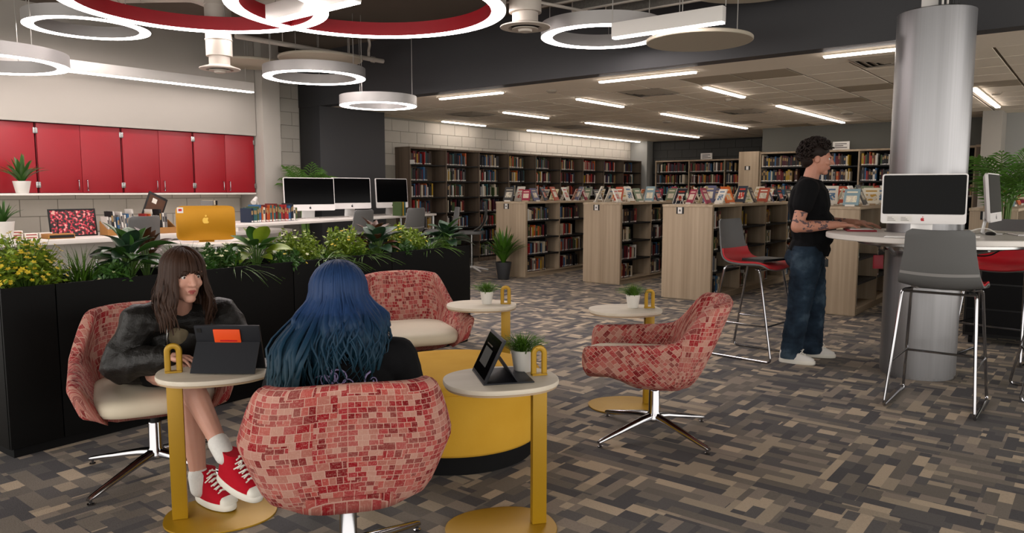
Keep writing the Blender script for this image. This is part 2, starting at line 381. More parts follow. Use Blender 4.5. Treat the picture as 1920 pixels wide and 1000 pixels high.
# ------------------------------------------------------------------ the room
ZC, ZH = 2.63, 3.42          # tiled ceiling, open deck above the lounge
XW = -9.8                    # left wall face
struct('floor', B(-10.2, 5, -3, 18.2, -0.1, 0), 'carpet', smooth=False)
wl = struct('wall_left', B(XW - 0.2, XW, -1.5, 17.9, 0, ZH), 'mortar_pale', smooth=False)
def blocks(parent, mat, axis, face, a0, a1, z0, z1, bl=0.40, bh=0.2, proud=0.006):
    """masonry blocks as shared-mesh children, joints left open between them"""
    def mk(L, h):
        key = (mat, axis, round(L, 3), round(h, 3))
        if key not in BC:
            m = MB().box(0, proud, 0, L, 0, h) if axis == 'y' else MB().box(0, L, -proud, 0, 0, h)
            BC[key] = m.mesh('block', mat, smooth=False, bevel=0.002, seg=1)
        return BC[key]
    z = z0; row = 0
    while z < z1 - 0.03:
        h = min(bh, z1 - z) - 0.008; a = a0 - (bl / 2 if row % 2 else 0)
        while a < a1 - 0.03:
            s0, s1 = max(a, a0), min(a + bl, a1)
            if s1 - s0 > 0.04:
                o = link('block', mk(s1 - s0 - 0.008, h), parent)
                o.location = (face, s0 + 0.004, z + 0.004) if axis == 'y' else (s0 + 0.004, face, z + 0.004)
            a += bl
        z += bh; row += 1
BC = {}
blocks(wl, 'block_pale', 'y', XW, 6.32, 7.05, 0.95, 3.35)
blocks(wl, 'block_pale', 'y', XW, 8.36, 17.28, 1.8, 2.6)
blocks(wl, 'block_pale', 'y', XW, 2.2, 6.02, 0.86, 1.34)
struct('trim_1', B(XW, -9.36, -1.5, 6.02, 2.125, ZH), 'wall_paint', smooth=False)                    # soffit above the red cabinets
struct('trim_2', B(XW, -9.2, 6.03, 6.31, 0, ZH), 'wall_paint', bevel=0.004)                          # white pilaster beside the cabinets
struct('trim_3', B(XW, -9.3, 7.06, 8.35, 0, ZC), 'charcoal_paint', bevel=0.004)                      # dark pier
struct('trim_4', B(XW, 5, 7.05, 7.25, ZC - 0.004, ZH), 'charcoal_paint', smooth=False)               # bulkhead where the ceiling drops
struct('trim_5', B(XW, -9.32, 17.3, 17.62, 0, ZC), 'light_grey_paint', bevel=0.004)
wb = struct('wall_back', B(XW, -5.55, 17.62, 17.8, 0, ZC), 'mortar_dark', smooth=False)
blocks(wb, 'block_dark', 'x', 17.62, -9.3, -5.6, 1.8, 2.6)
struct('wall_back_grey', B(-5.6, -1.3, 15.3, 17.8, 0, ZC), 'grey_paint', smooth=False)
struct('trim_6', B(-1.63, -1.36, 14.14, 15.3, 0, ZC), 'wall_paint', bevel=0.004)
struct('wall_right', B(-1.36, 5, 14.75, 15.3, 0, ZC), 'light_grey_paint', smooth=False)
struct('ceiling_deck', B(-10, 5, -3, 7.06, ZH, ZH + 0.1), 'deck_paint', smooth=False)
struct('trim_7', B(-7.2, 4, 4.55, 4.75, 3.2, ZH), 'duct', bevel=0.006)                               # pale steel beam under the deck
# dropped ceiling: plain margin, then 0.61 m lay-in tiles in a metal grid
cl = struct('ceiling', B(-10, 5, 7.06, 17.9, ZC + 0.012, ZC + 0.1), 'grid_white', smooth=False)
struct('ceiling_margin', B(-10, 5, 7.06, 7.98, ZC, ZC + 0.012), 'tile_white', cl, smooth=False)
ty0, tx0, TW, TH_ = 7.98, -10.02, 0.61, 0.61
tile_w = MB().box(0.014, TW - 0.014, 0.014, TH_ - 0.014, 0, 0.009).mesh('ceiling_tile', 'tile_white', smooth=False)
tile_g = MB().box(0.014, TW - 0.014, 0.014, TH_ - 0.014, 0, 0.009).mesh('ceiling_tile', 'tile_grey', smooth=False)
greys = {(10, 0), (11, 0), (12, 3), (13, 3), (10, 5), (11, 5), (8, 11), (13, 4), (14, 4), (7, 9)}
for i in range(18):
    for j in range(16):
        o = link('ceiling_tile', tile_g if (i, j) in greys else tile_w, cl); o.location = (tx0 + i * TW, ty0 + j * TH_, ZC + 0.001)

# ------------------------------------------------------------------ recessed linear lamps
def linear(x0, y0, x1, y1, nseg, label):
    t = thing('ceiling_light', label, 'ceiling light', (x0, y0, ZC), math.atan2(y1 - y0, x1 - x0), 'linear lamps in the tiled ceiling')
    L = math.hypot(x1 - x0, y1 - y0)
    B(-0.012, L + 0.012, -0.04, 0.04, -0.014, 0.0).build('housing', 'tile_white', t, bevel=0.003)
    for k in range(nseg):
        B(L * k / nseg + 0.006, L * (k + 1) / nseg - 0.006, -0.028, 0.028, -0.03, -0.0145).build('diffuser', 'lamp_ceiling', t, smooth=False)
linear(-7.22, 7.5, -6.12, 7.5, 1, 'short ceiling lamp strip parallel to the dark bulkhead, leftmost of three')
linear(-4.67, 7.5, -3.48, 7.5, 1, 'short ceiling lamp strip parallel to the dark bulkhead, middle of three')
linear(-2.16, 7.42, -1.2, 7.42, 1, 'ceiling lamp strip along the bulkhead that runs behind the silver column')
linear(-9.5, 9.92, -9.5, 11.1, 1, 'single ceiling lamp strip above the near end of the tall wall bookcase')
linear(-9.5, 12.47, -9.5, 17.2, 4, 'long ceiling lamp row of four strips beside the left block wall')
linear(-7.64, 9.39, -7.64, 10.6, 1, 'single ceiling lamp strip above the low bookcase beside the floor plant')
linear(-7.6, 11.75, -7.6, 16.6, 4, 'long ceiling lamp row of four strips, second from the left wall')
linear(-5.75, 8.67, -5.75, 9.89, 1, 'single ceiling lamp strip above the second low bookcase')
linear(-5.75, 11.15, -5.75, 14.8, 3, 'ceiling lamp row of three strips near the dark back wall')
linear(-3.9, 8.67, -3.9, 9.9, 1, 'single ceiling lamp strip above the low bookcase behind the empty stool')
linear(-3.88, 11.17, -3.88, 14.7, 3, 'ceiling lamp row of three strips above the standing man')
linear(-1.36, 10.77, -1.36, 13.45, 2, 'ceiling lamp row right of the silver column above the palm')
def vent(x, y, label):
    t = thing('ceiling_vent', label, 'air vent', (x, y, ZC), 0, 'square ceiling diffusers')
    for k, r in enumerate((0.3, 0.225, 0.15, 0.08)):
        m = MB(); zz = -0.004 - 0.006 * k
        out = [(-r, -r), (r, -r), (r, r), (-r, r)]; q = r - 0.05; inn = [(-q, -q), (q, -q), (q, q), (-q, q)]
        m.loft([[(a, b, zz) for a, b in out], [(a, b, zz - 0.016) for a, b in inn], [(a, b, zz - 0.012) for a, b in inn], [(a, b, zz + 0.003) for a, b in out]], 0, False, False)
        m.build('louvre', 'vent_metal', t, smooth=False)
    B(-0.29, 0.29, -0.29, 0.29, -0.003, 0).build('backing', 'vent_dark', t, smooth=False)
for x, y, l in [(-8.35, 9.4, 'square ceiling vent nearest the tall wall bookcase'), (-4.73, 8.8, 'large square ceiling vent left of the standing man'), (-8.4, 12.5, 'small far ceiling vent between the two long lamp rows'),
                (-4.66, 11.8, 'square ceiling vent between the lamp rows above the back wall'), (-1.75, 8.1, 'square ceiling vent touching the silver column')]: vent(x, y, l)
for x, y, r, l in [(-5.6, 7.85, 0.07, 'round recessed speaker in the plain ceiling margin'), (-4.2, 10.1, 0.05, 'small round ceiling sensor above the stool'), (-3.4, 13.1, 0.1, 'round smoke detector above the right bookcase'), (-1.2, 11.6, 0.06, 'small ceiling sprinkler head right of the column'), (-6.4, 12.6, 0.08, 'round exit-lamp plate above the back shelves')]:
    tag(MB().lathe([(r, 0), (r, -0.012), (r * 0.7, -0.03), (r * 0.3, -0.034)], 20).build('ceiling_sensor', 'vent_metal'), l, 'sensor', 'small ceiling devices').location = (x, y, ZC)

# ------------------------------------------------------------------ pendant lamps over the lounge
def cable(parent, x, y, z0, z1): MB().cyl((x, y, z0), (x, y, z1), 0.004, n=6).build('cable', 'cable', parent)
def ring(x, y, z, r, label, inner='silver_paint', band=0.11, h=0.13, a0=0.3):
    t = thing('ring_lamp', label, 'pendant lamp', (x, y, z), 0, 'ring pendant lamps'); n = 72; q = r - band
    MB().lathe([(r, 0.012), (r, h), (r - 0.01, h), (r - 0.01, 0.012)], n, closed=True).build('outer_band', 'silver_paint', t)
    MB().lathe([(q, 0.012), (q, h), (q + 0.01, h), (q + 0.01, 0.012)], n, closed=True).build('inner_band', inner, t)
    MB().lathe([(r - 0.01, h - 0.012), (r - 0.01, h), (q + 0.01, h), (q + 0.01, h - 0.012)], n, closed=True).build('top_plate', 'silver_paint', t)
    MB().lathe([(r - 0.003, 0.008), (r - 0.003, 0.012), (q + 0.003, 0.012), (q + 0.003, 0.008)], n, closed=True).build('diffuser', 'lamp_white', t)
    for k in range(3):
        a = a0 + 2 * PI * k / 3; cable(t, (r - band / 2) * math.cos(a), (r - band / 2) * math.sin(a), h, ZH - z)
ring(-6.12, 3.42, 2.9, 1.08, 'huge ring lamp with red inside, left of the two', 'red_paint', 0.13, 0.14)
ring(-5.10, 4.42, 2.905, 1.19, 'huge ring lamp with red inside, right of the two', 'red_paint', 0.13, 0.14, 1.0)
ring(-8.26, 3.42, 3.0, 0.58, 'silver ring lamp hanging highest at the left, before the red ring')
ring(-8.07, 2.44, 2.5, 0.666, 'silver ring lamp cut off by the left picture edge')
ring(-7.54, 5.67, 2.7, 0.6, 'silver ring lamp in front of the block wall, below a grey disc')
ring(-7.17, 6.34, 2.4, 0.475, 'smallest and lowest silver ring lamp beside the dark bulkhead', a0=0.9)
ring(-3.84, 6.2, 2.8, 0.58, 'silver ring lamp crossed by a white lamp bar and beige disc', a0=2.0)
def bar(x0, x1, y0, y1, z0, z1, label, cab):
    t = thing('lamp_bar', label, 'pendant lamp', ((x0 + x1) / 2, (y0 + y1) / 2, z0), 0, 'straight pendant lamp bars')
    dx, dy = (x1 - x0) / 2, (y1 - y0) / 2
    B(-dx, dx, -dy, dy, 0.012, z1 - z0).build('housing', 'white_paint', t, bevel=0.004)
    B(-dx + 0.005, dx - 0.005, -dy + 0.005, dy - 0.005, 0, 0.0115).build('diffuser', 'lamp_white', t, smooth=False)
    for cx, cy in cab: cable(t, cx, cy, z1 - z0, ZH - z0)
bar(-9.04, -8.96, 2.2, 5.76, 2.66, 2.79, 'long white lamp bar hanging along the wall above the red cabinets', [(0, -1.2), (0, 1.68)])
bar(-5.86, -4.7, 3.9, 4.0, 2.83, 2.98, 'white lamp bar crossing the two red ring lamps', [(-0.5, 0), (0.5, 0)])
bar(-3.36, -2.38, 5.57, 5.64, 2.64, 2.77, 'white lamp bar above the beige disc beside the bulkhead', [(-0.5, 0), (0.5, 0)])
def disc(x, y, z, r, label):
    t = thing('acoustic_disc', label, 'ceiling panel', (x, y, z), 0, 'round acoustic panels')
    MB().lathe([(r - 0.006, 0), (r, 0.006), (r, 0.024), (r - 0.006, 0.03)], 64).build('panel', 'cloud', t)
    for k in range(3): a = 0.5 + 2 * PI * k / 3; cable(t, r * 0.7 * math.cos(a), r * 0.7 * math.sin(a), 0.03, ZH - z)
disc(-2.8, 6.08, 2.62, 0.445, 'beige acoustic disc below the right lamp bar')
disc(-7.85, 6.0, 3.0, 0.52, 'grey acoustic disc above the mid silver ring lamp')
disc(-8.75, 5.55, 2.98, 0.45, 'grey acoustic disc beside the white pilaster')
disc(-2.45, 6.3, 3.06, 0.55, 'shadowed acoustic disc high under the deck near the bulkhead')
for k, (y, x0, x1) in enumerate([(5.3, -4.45, -1.9), (5.62, -4.15, -1.9), (5.95, -4.0, -1.9), (6.3, -3.85, -1.9)]):
    t = thing('felt_baffle', ['nearest', 'second', 'third', 'farthest'][k] + ' grey felt ceiling baffle with pale edge trim', 'ceiling panel', (x0, y, 3.02), 0, 'felt baffles')
    B(0, x1 - x0, -0.012, 0.012, 0.012, 0.26).build('felt_blade', 'felt', t, smooth=False); B(-0.012, x1 - x0, -0.016, 0.016, 0, 0.012).build('edge_trim', 'duct', t, smooth=False); B(-0.012, 0, -0.014, 0.014, 0.012, 0.27).build('edge_trim', 'duct', t, smooth=False)
    cable(t, 0.5, 0, 0.26, ZH - 3.02); cable(t, x1 - x0 - 0.3, 0, 0.26, ZH - 3.02)
tag(MB().cyl((-4.0, 5.2, 2.99), (-3.75, 6.2, 2.99), 0.014, n=8).build('cross_rail', 'duct'), 'thin pale rail crossing under the felt baffles', 'rail')
def duct(x, y, z, r, label):
    t = thing('duct_drop', label, 'air duct', (x, y, z), 0, 'round duct drops')
    p = [(r, ZH - z)]
    m = MB(); zz = ZH - z; prof = []
    k = 0
    zc = 0.13
    while zc < zz: prof += [(r, zc), (r, zc + 0.15), (r + 0.006, zc + 0.155), (r + 0.006, zc + 0.165)]; zc += 0.17
    prof = [q for q in prof if q[1] <= zz] + [(r, zz)]
    m.lathe(prof, 32); m.build('pipe', 'duct', t)
    MB().lathe([(r * 0.8, 0.13), (r * 0.8, 0.05), (r * 0.95, 0.04), (r * 1.55, 0.015), (r * 1.55, 0.005), (r * 1.05, 0.0), (r * 0.9, 0.03)], 40).build('diffuser_flange', 'duct', t)
    MB().lathe([(r * 0.8, -0.004), (r * 0.82, -0.012), (r * 0.45, -0.012), (r * 0.4, -0.03), (r * 0.05, -0.032)], 40).build('diffuser_cone', 'duct', t)
    MB().lathe([(r * 0.92, 0.02), (r * 0.92, 0.024)], 32).build('diffuser_throat', 'vent_dark', t)
duct(-7.0, 4.12, 2.56, 0.125, 'round pale duct drop with diffuser above the lamp bar')
duct(-4.03, 5.25, 2.76, 0.14, 'round pale duct drop with diffuser beside the right red ring')
t = thing('elbow_duct', 'pale segmented elbow duct joining the left duct drop', 'air duct', (-7.3, 3.9, 3.25))
MB().tube(bend([(0.3, 0.22, -0.05), (0.1, 0.1, 0.06), (-0.3, -0.1, 0.08), (-0.9, -0.5, 0.08)], 0.2), 0.085, 20).build('pipe', 'duct', t)
for k in range(3): MB().tube([(-0.2 - 0.2 * k, -0.05 - 0.13 * k, 0.08), (-0.22 - 0.2 * k, -0.063 - 0.13 * k, 0.08)], 0.09, 20).build('seam', 'duct', t)
t = thing('sprinkler_pipe', 'grey sprinkler pipe running to the dark bulkhead with a drop elbow', 'pipe', (-7.8, 4.8, 3.1))
MB().cyl((0, 0, 0), (0.05, 2.15, 0), 0.03, n=12).build('pipe', 'duct', t)
MB().tube(bend([(0.05, 1.9, 0.03), (0.05, 1.9, 0.1), (0.25, 1.75, 0.14), (0.25, 1.7, 0.32)], 0.04), 0.018, 10).build('drop_elbow', 'duct', t)
for y in (0.6, 1.6): MB().cyl((0.02, y, 0), (0.02, y, 0.32), 0.006, n=6).build('hanger', 'duct', t)
MB().cyl((0.045, 1.95, 0), (0.047, 2.0, 0), 0.04, n=12).build('coupling', 'duct', t)

# ------------------------------------------------------------------ silver column
cx_, cy_, cr_ = -1.03, 6.16, 0.252
t = thing('round_column', 'silver round column rising through the round table', 'column', (cx_, cy_, 0))
MB().lathe([(cr_ - 0.012, 0), (cr_ - 0.012, 0.02), (cr_, 0.022), (cr_, 2.62), (cr_ - 0.02, 2.63)], 64).build('metal_cover', 'brushed_column', t)
MB().box(-0.09, 0.02, -0.06, 0.05, 2.63, ZH).build('steel_core', 'white_paint', t, bevel=0.004)
MB().box(0.03, 0.15, -0.14, -0.04, 2.631, 2.95).build('junction_box', 'black', t, bevel=0.006)
for k in range(3): MB().tube(bend([(0.06 + k * 0.03, -0.15, 2.64), (0.06 + k * 0.03, -0.16, 2.74), (0.09 + k * 0.02, -0.15, 2.85), (0.08, -0.13, 3.3)], 0.03), 0.008, 6).build('wire', ['white_paint', 'cable', 'black'][k], t)
# ------------------------------------------------------------------ red wall cabinets
def cabinet(y0, y1, label):
    t = thing('wall_cabinet', label, 'cabinet', (-9.8, y0, 1.335), 0, 'red wall cabinets'); Wd = y1 - y0; H = 0.785
    B(0.01, 0.375, 0.006, Wd - 0.006, 0, H).build('carcass', 'cab_carcass', t, bevel=0.002)
    for k in range(2):
        a = 0.012 + k * (Wd / 2 - 0.01); b = a + Wd / 2 - 0.014
        d = B(0.377, 0.397, a, b, 0.004, H - 0.004).build('door', 'cab_red', t, bevel=0.003)
        hy = b - 0.045 if k == 0 else a + 0.045
        MB().tube(bend([(0.397, hy, 0.04), (0.425, hy, 0.04), (0.425, hy, 0.15), (0.397, hy, 0.15)], 0.012), 0.005, 8).build('handle', 'chrome', d)
        for z in (0.06, H - 0.12):
            yy = a - 0.002 if k == 0 else b + 0.002
            B(0.395, 0.403, yy - 0.014, yy + 0.014, z, z + 0.065).build('hinge', 'steel', d, bevel=0.002)
        if k == 1: MB().lathe([(0.008, 0), (0.008, 0.006), (0.005, 0.008)], 12).xf(Matrix.Translation((0.397, hy + 0.012, 0.03)) @ Matrix.Rotation(PI / 2, 4, 'Y')).build('lock', 'chrome', d)
ce = [2.33, 3.27, 4.20, 5.11, 6.015]
for k, l in enumerate(['red two-door wall cabinet cut off at the left edge, above a white pot', 'red two-door wall cabinet above the framed red artwork', 'red two-door wall cabinet above the magazine boxes', 'red two-door wall cabinet touching the white pilaster']): cabinet(ce[k], ce[k + 1], l)

# ------------------------------------------------------------------ work counter and desks behind the planter
t = thing('work_counter', 'long pale counter below the red cabinets', 'counter', (-9.8, 2.0, 0))
B(0.005, 1.25, 0, 4.0, 0.80, 0.85).build('worktop', 'white_lam', t, bevel=0.004)
for k in range(4): B(0.01, 0.6, 0.02 + k, 0.98 + k, 0.0, 0.798).build('base_unit', 'white_paint', t, bevel=0.004)
B(1.15, 1.2, 0.05, 0.1, 0, 0.8).build('leg', 'steel', t); B(1.15, 1.2, 3.9, 3.95, 0, 0.8).build('leg', 'steel', t)
def desk(name, label, loc, rz, L, Wd, h, mat='white_lam'):
    t = thing(name, label, 'table', loc, rz)
    MB().prism(superell(Wd / 2, L / 2, 48, 7.0), h - 0.03, h).build('tabletop', mat, t, bevel=0.006)
    for sx in (-1, 1):
        for sy in (-1, 1): MB().cyl((sx * (Wd / 2 - 0.1), sy * (L / 2 - 0.15), 0), (sx * (Wd / 2 - 0.1), sy * (L / 2 - 0.15), h - 0.03), 0.025, n=12).build('leg', 'steel', t)
    return t
desk('computer_table', 'long white high table carrying three computers behind the planter', (-8.1, 6.35, 0), R_(15), 4.6, 0.8, 1.0)
desk('peninsula_desk', 'low white desk under the gold computer', (-7.0, 3.98, 0), R_(8), 0.8, 0.75, 0.86)

# ------------------------------------------------------------------ bookcases
BOOKS = []      # every book slot: (centre x,y,z0, rot, thickness, depth, height, lean, colour, label, group)
def fill(case, bayname, shelf, origin, rz, width, depth, hmax, frac, rng, zrow):
    """books from the left end of one bay shelf; origin = left front corner of the shelf, local x along the shelf, local -y out"""
    x = 0.02; k = 0; c, s_ = math.cos(rz), math.sin(rz)
    lim = width * frac
    while True:
        th = rng.choice([0.018, 0.022, 0.026, 0.03, 0.036, 0.042]); h = hmax * rng.uniform(0.68, 0.95); dp = min(depth - 0.03, rng.uniform(0.15, 0.2))
        if x + th > lim: break
        px_, py_ = x + th / 2, 0.02 + dp / 2 + rng.uniform(0, 0.02)
        ci = rng.choice([0, 0, 0, 1, 1, 1, 2, 2, 3, 3, 4, 5, 6, 7, 8, 9, 10, 10, 11, 12, 13, 14, 15])
        lb = '%s book from left, %s, %s shelf down, %s bay, %s' % (ORD[k], BOOKC[ci][0], ORD[shelf], bayname, case)
        BOOKS.append((origin[0] + px_ * c - py_ * s_, origin[1] + px_ * s_ + py_ * c, zrow, rz, th, dp, h, 0.0 if rng.random() < 0.85 else rng.uniform(-0.06, 0.02), ci, lb, case + ', ' + ORD[shelf] + ' shelf'))
        x += th + 0.0015 + (rng.random() < 0.06) * 0.05; k += 1
BN = ['first', 'second', 'third', 'fourth', 'fifth', 'sixth', 'seventh', 'eighth', 'ninth']

def tall_case(name, label, loc, rz, nb, bay, H, D, ns, case, mats, fr, gaps_left=True):
    """local x along the case, front faces local -y, origin at the left front floor corner"""
    t = thing(name, label, 'bookcase', loc, rz, 'tall bookcases'); rng = random.Random(nb * 13 + int(loc[1] * 10)); Lx = nb * bay
    B(0, Lx, D - 0.012, D, 0.06, H - 0.03).build('back_panel', mats[1], t, smooth=False)
    B(-0.002, Lx + 0.002, -0.002, D, H - 0.035, H).build('top_board', mats[0], t, bevel=0.003)
    B(0, Lx, 0.015, D - 0.02, 0, 0.08).build('plinth', mats[0], t, bevel=0.002)
    um = MB().box(-0.0125, 0.0125, 0, D - 0.012, 0.0, H - 0.036).mesh('upright', mats[0], smooth=False)
    for k in range(nb + 1): o = link('upright', um, t); o.location = (min(max(k * bay, 0.0125), Lx - 0.0125), 0, 0)
    sm = MB().box(0.014, bay - 0.014, 0.004, D - 0.013, 0, 0.022).mesh('shelf', 'shelf_black', smooth=False)
    step = (H - 0.12) / ns; c, s_ = math.cos(rz), math.sin(rz)
    for k in range(nb):
        for j in range(ns):
            z = 0.085 + j * step
            o = link('shelf', sm, t); o.location = (k * bay, 0, z)
            org = (loc[0] + (k * bay + 0.015) * c, loc[1] + (k * bay + 0.015) * s_)
            fill(case, BN[k], ns - 1 - j, org, rz, bay - 0.03, D, step - 0.03, fr * rng.uniform(0.85, 1.15), rng, loc[2] + z + 0.0225)
    return t
tc1 = tall_case('tall_bookcase', 'long tall dark-wood bookcase along the left block wall', (-9.42, 9.02, 0), PI / 2, 9, 0.908, 2.12, 0.37, 7, 'tall wall bookcase', ('walnut', 'walnut'), 0.62)
B(0.06, 0.17, -0.0, 0.006, 0, 0.07).xf(Matrix.Translation((0, 0.06, 1.82)) @ Matrix.Rotation(-PI / 2, 4, 'Z')).build('shelf_label', 'sign_white', tc1)
tall_case('tall_bookcase', 'tall bookcase standing against the dark block back wall', (-9.05, 17.25, 0), 0, 3, 0.92, 2.12, 0.36, 7, 'back wall bookcase', ('ash', 'black_matte'), 0.97)
tall_case('tall_bookcase', 'tall bookcase standing against the plain grey back wall', (-5.5, 14.92, 0), 0, 4, 0.93, 2.13, 0.36, 7, 'grey wall bookcase', ('ash', 'black_matte'), 0.97)
t = thing('shelf_end_panel', 'tall pale-wood end panel between the two back bookcases', 'panel', (-5.92, 14.88, 0))
B(0, 0.41, 0, 0.3, 0, 2.15).build('board', 'ash', t, bevel=0.003); B(0.13, 0.24, -0.006, -0.001, 1.78, 1.86).build('label_plate', 'black', t); B(0.16, 0.21, -0.009, -0.0062, 1.785, 1.855).build('label_card', 'sign_white', t)
t = thing('wardrobe_panel', 'tall brown cupboard end beside the white pilaster', 'cupboard', (-1.78, 14.9, 0)); B(0, 0.14, 0, 0.38, 0, 2.1).build('board', 'walnut', t, bevel=0.003); B(-0.01, 0.15, -0.01, 0.38, 2.1, 2.14).build('top_board', 'ash', t, bevel=0.003)

def low_case(label, case, x0, x1, y0, nb, fr, idx, bay=0.9, H=1.19):
    D = (x1 - x0) / 2; L = nb * bay; t = thing('low_bookcase', label, 'bookcase', (x0, y0, 0), 0, 'low double-sided bookcases'); Wd = x1 - x0; rng = random.Random(50 + idx)
    B(0, Wd, -0.028, 0, 0.01, H - 0.03).build('end_panel', 'ash', t, bevel=0.002)
    B(0, Wd, L, L + 0.028, 0.01, H - 0.03).build('end_panel', 'ash', t, bevel=0.002)
    B(-0.006, Wd + 0.006, -0.034, L + 0.034, H - 0.03, H).build('top_board', 'ash_h', t, bevel=0.003)
    B(0.02, Wd - 0.02, -0.01, L, 0, 0.07).build('plinth', 'ash_h', t)
    B(Wd / 2 - 0.008, Wd / 2 + 0.008, 0, L, 0.07, H - 0.03).build('centre_panel', 'black_matte', t, smooth=False)
    ns = 4; step = (H - 0.12) / ns
    um = MB().box(0, D - 0.01, -0.0125, 0.0125, 0.07, H - 0.031).mesh('upright', 'ash', smooth=False)
    sm = MB().box(0.002, D - 0.01, 0.014, bay - 0.014, 0, 0.022).mesh('shelf', 'shelf_black', smooth=False)
    bm_ = MB().box(0.002, D - 0.008, 0.014, bay - 0.014, 0, 0.014).mesh('bottom_board', 'ash_h', smooth=False)
    for k in range(nb + 1):
        for sx in (0, 1): o = link('upright', um, t); o.location = (Wd / 2 + 0.009 if sx else 0.001, min(max(k * bay, 0.0135), L - 0.0135), 0)
    for k in range(nb):
        for j in range(ns):
            for sx in (0, 1):
                o = link('shelf' if j else 'bottom_board', sm if j else bm_, t); o.location = (Wd / 2 + 0.008 if sx else 0.0, k * bay, 0.07 + j * step)
            fill(case, BN[k], ns - 1 - j, (x1, y0 + k * bay + 0.015), PI / 2, bay - 0.03, D, step - 0.04, fr * rng.uniform(0.75, 1.2), rng, 0.07 + j * step + 0.0225)
    p = B(-0.05, 0.05, -0.034, -0.0285, H - 0.115, H - 0.032).build('label_holder', 'black', t); p.location = (Wd * 0.36, 0, 0)
    q = B(-0.028, 0.028, -0.037, -0.0345, H - 0.112, H - 0.034).build('label_card', 'sign_white', p)
    w = MB()
    w.box(-0.012, 0.012, -0.038, -0.0371, H - 0.085, H - 0.07); w.box(-0.006, 0.006, -0.038, -0.0371, H - 0.07, H - 0.058); w.build('label_mark', 'sign_ink', q) if False else w.build('label_mark', 'sign_ink', p)
    return (x0, x1, y0, y0 + L, H)
LOWS = [low_case('low pale-wood bookcase behind the dark-potted plant', 'low bookcase behind potted plant', -7.62, -7.03, 9.2, 4, 0.66, 0),
        low_case('low pale-wood bookcase second from the left', 'second low bookcase', -6.06, -5.43, 9.35, 4, 0.5, 1),
        low_case('low pale-wood bookcase behind the red-seated empty stool', 'low bookcase behind stool', -4.38, -3.72, 8.6, 4, 0.3, 2),
        low_case('low pale-wood bookcase behind the standing man', 'low bookcase behind man', -2.7, -2.05, 8.56, 3, 0.16, 3),
        low_case('low pale-wood bookcase right of the silver column', 'rightmost low bookcase', -1.06, -0.66, 8.7, 3, 0.3, 4)]
for x, y, z, l in [(-7.7, 17.3, 2.125, 'small white sign standing on the dark back wall bookcase'), (-3.98, 14.98, 2.135, 'small white sign standing on the grey wall bookcase')]:
    t = thing('shelf_sign', l, 'sign', (x, y, z), 0, 'white shelf top signs'); B(-0.15, 0.15, 0, 0.01, 0, 0.15).build('board', 'sign_white', t, bevel=0.002)
    B(-0.15, 0.15, 0.01, 0.06, 0, 0.006).build('foot', 'sign_white', t)
    for k, (a, b) in enumerate(((-0.11, 0.1), (-0.11, 0.04), (-0.11, 0.11))): B(a, b, -0.002, -0.0002, 0.1 - k * 0.035, 0.115 - k * 0.035).build('text_line', 'sign_ink', t)

# ------------------------------------------------------------------ shelved books
def project(p):
    fx, fy = -math.sin(YAW), math.cos(YAW); rx, ry = math.cos(YAW), math.sin(YAW)
    dz = p[2] - CAMH; dh = p[0] * fx + p[1] * fy; lt = p[0] * rx + p[1] * ry
    w = dh * math.cos(TILT) - dz * math.sin(TILT); u = dz * math.cos(TILT) + dh * math.sin(TILT)
    return 960 + FPX * lt / w, 500 - FPX * u / w, w
book_meshes = []
for nme, c in BOOKC:
    m = MB(); m.box(-0.5, 0.5, -0.5, -0.47, 0, 1, 0); m.box(-0.5, -0.4, -0.47, 0.5, 0, 1, 0); m.box(0.4, 0.5, -0.47, 0.5, 0, 1, 0)
    m.box(-0.4, 0.4, -0.47, 0.48, 0.012, 0.985, 1); m.box(-0.42, 0.42, -0.507, -0.5, 0.03, 0.12, 2); m.box(-0.34, 0.34, -0.504, -0.5, 0.55, 0.82, 3)
    book_meshes.append(m.mesh('book', ['book_' + nme, 'paper', 'sign_white', 'book_tan' if nme not in ('tan', 'cream', 'white', 'grey') else 'book_charcoal'], smooth=False))
rows = []
for bk in BOOKS:
    X, Y, w = project((bk[0], bk[1], bk[2] + bk[6] / 2))
    if w < 0 or not (-20 < X < 1940 and -20 < Y < 1020): continue
    if bk[0] < -9 and ((X > 945 and Y > 375) or (X < 875 and Y > 440)): continue          # wholly behind the low cases / planter
    if bk[1] > 14 and Y > 372: continue
    if 1690 < X < 1815 and bk[1] > 10: continue
    vis = 1.0 if bk[3] == 0 else 0.55
    rows.append((bk[6] * bk[4] * vis / w ** 2, bk))
rows.sort(key=lambda r: -r[0])
far = MB()
for i, (_, bk) in enumerate(rows):
    x, y, z, rz, th, dp, h, lean, ci, lb, gp = bk
    if i < 300:
        o = link('library_book', book_meshes[ci]); o.location = (x, y, z); o.scale = (th, dp, h); o.rotation_euler = (0, 0, rz)
        tag(o, lb, 'book', gp)
    else:
        i0 = len(far.v); far.box(-th / 2, th / 2, -dp / 2, dp / 2, 0, h, ci); far.box(-th * 0.42, th * 0.42, -dp / 2 - 0.001, -dp / 2, h * 0.03, h * 0.12, 11)
        far.xf(Matrix.Translation((x, y, z)) @ Matrix.Rotation(rz, 4, 'Z'), i0)
tag(far.build('shelved_books', ['book_' + n for n, c in BOOKC], smooth=False), 'rows of small spines filling the more distant bookcase shelves', 'books', kind='stuff')

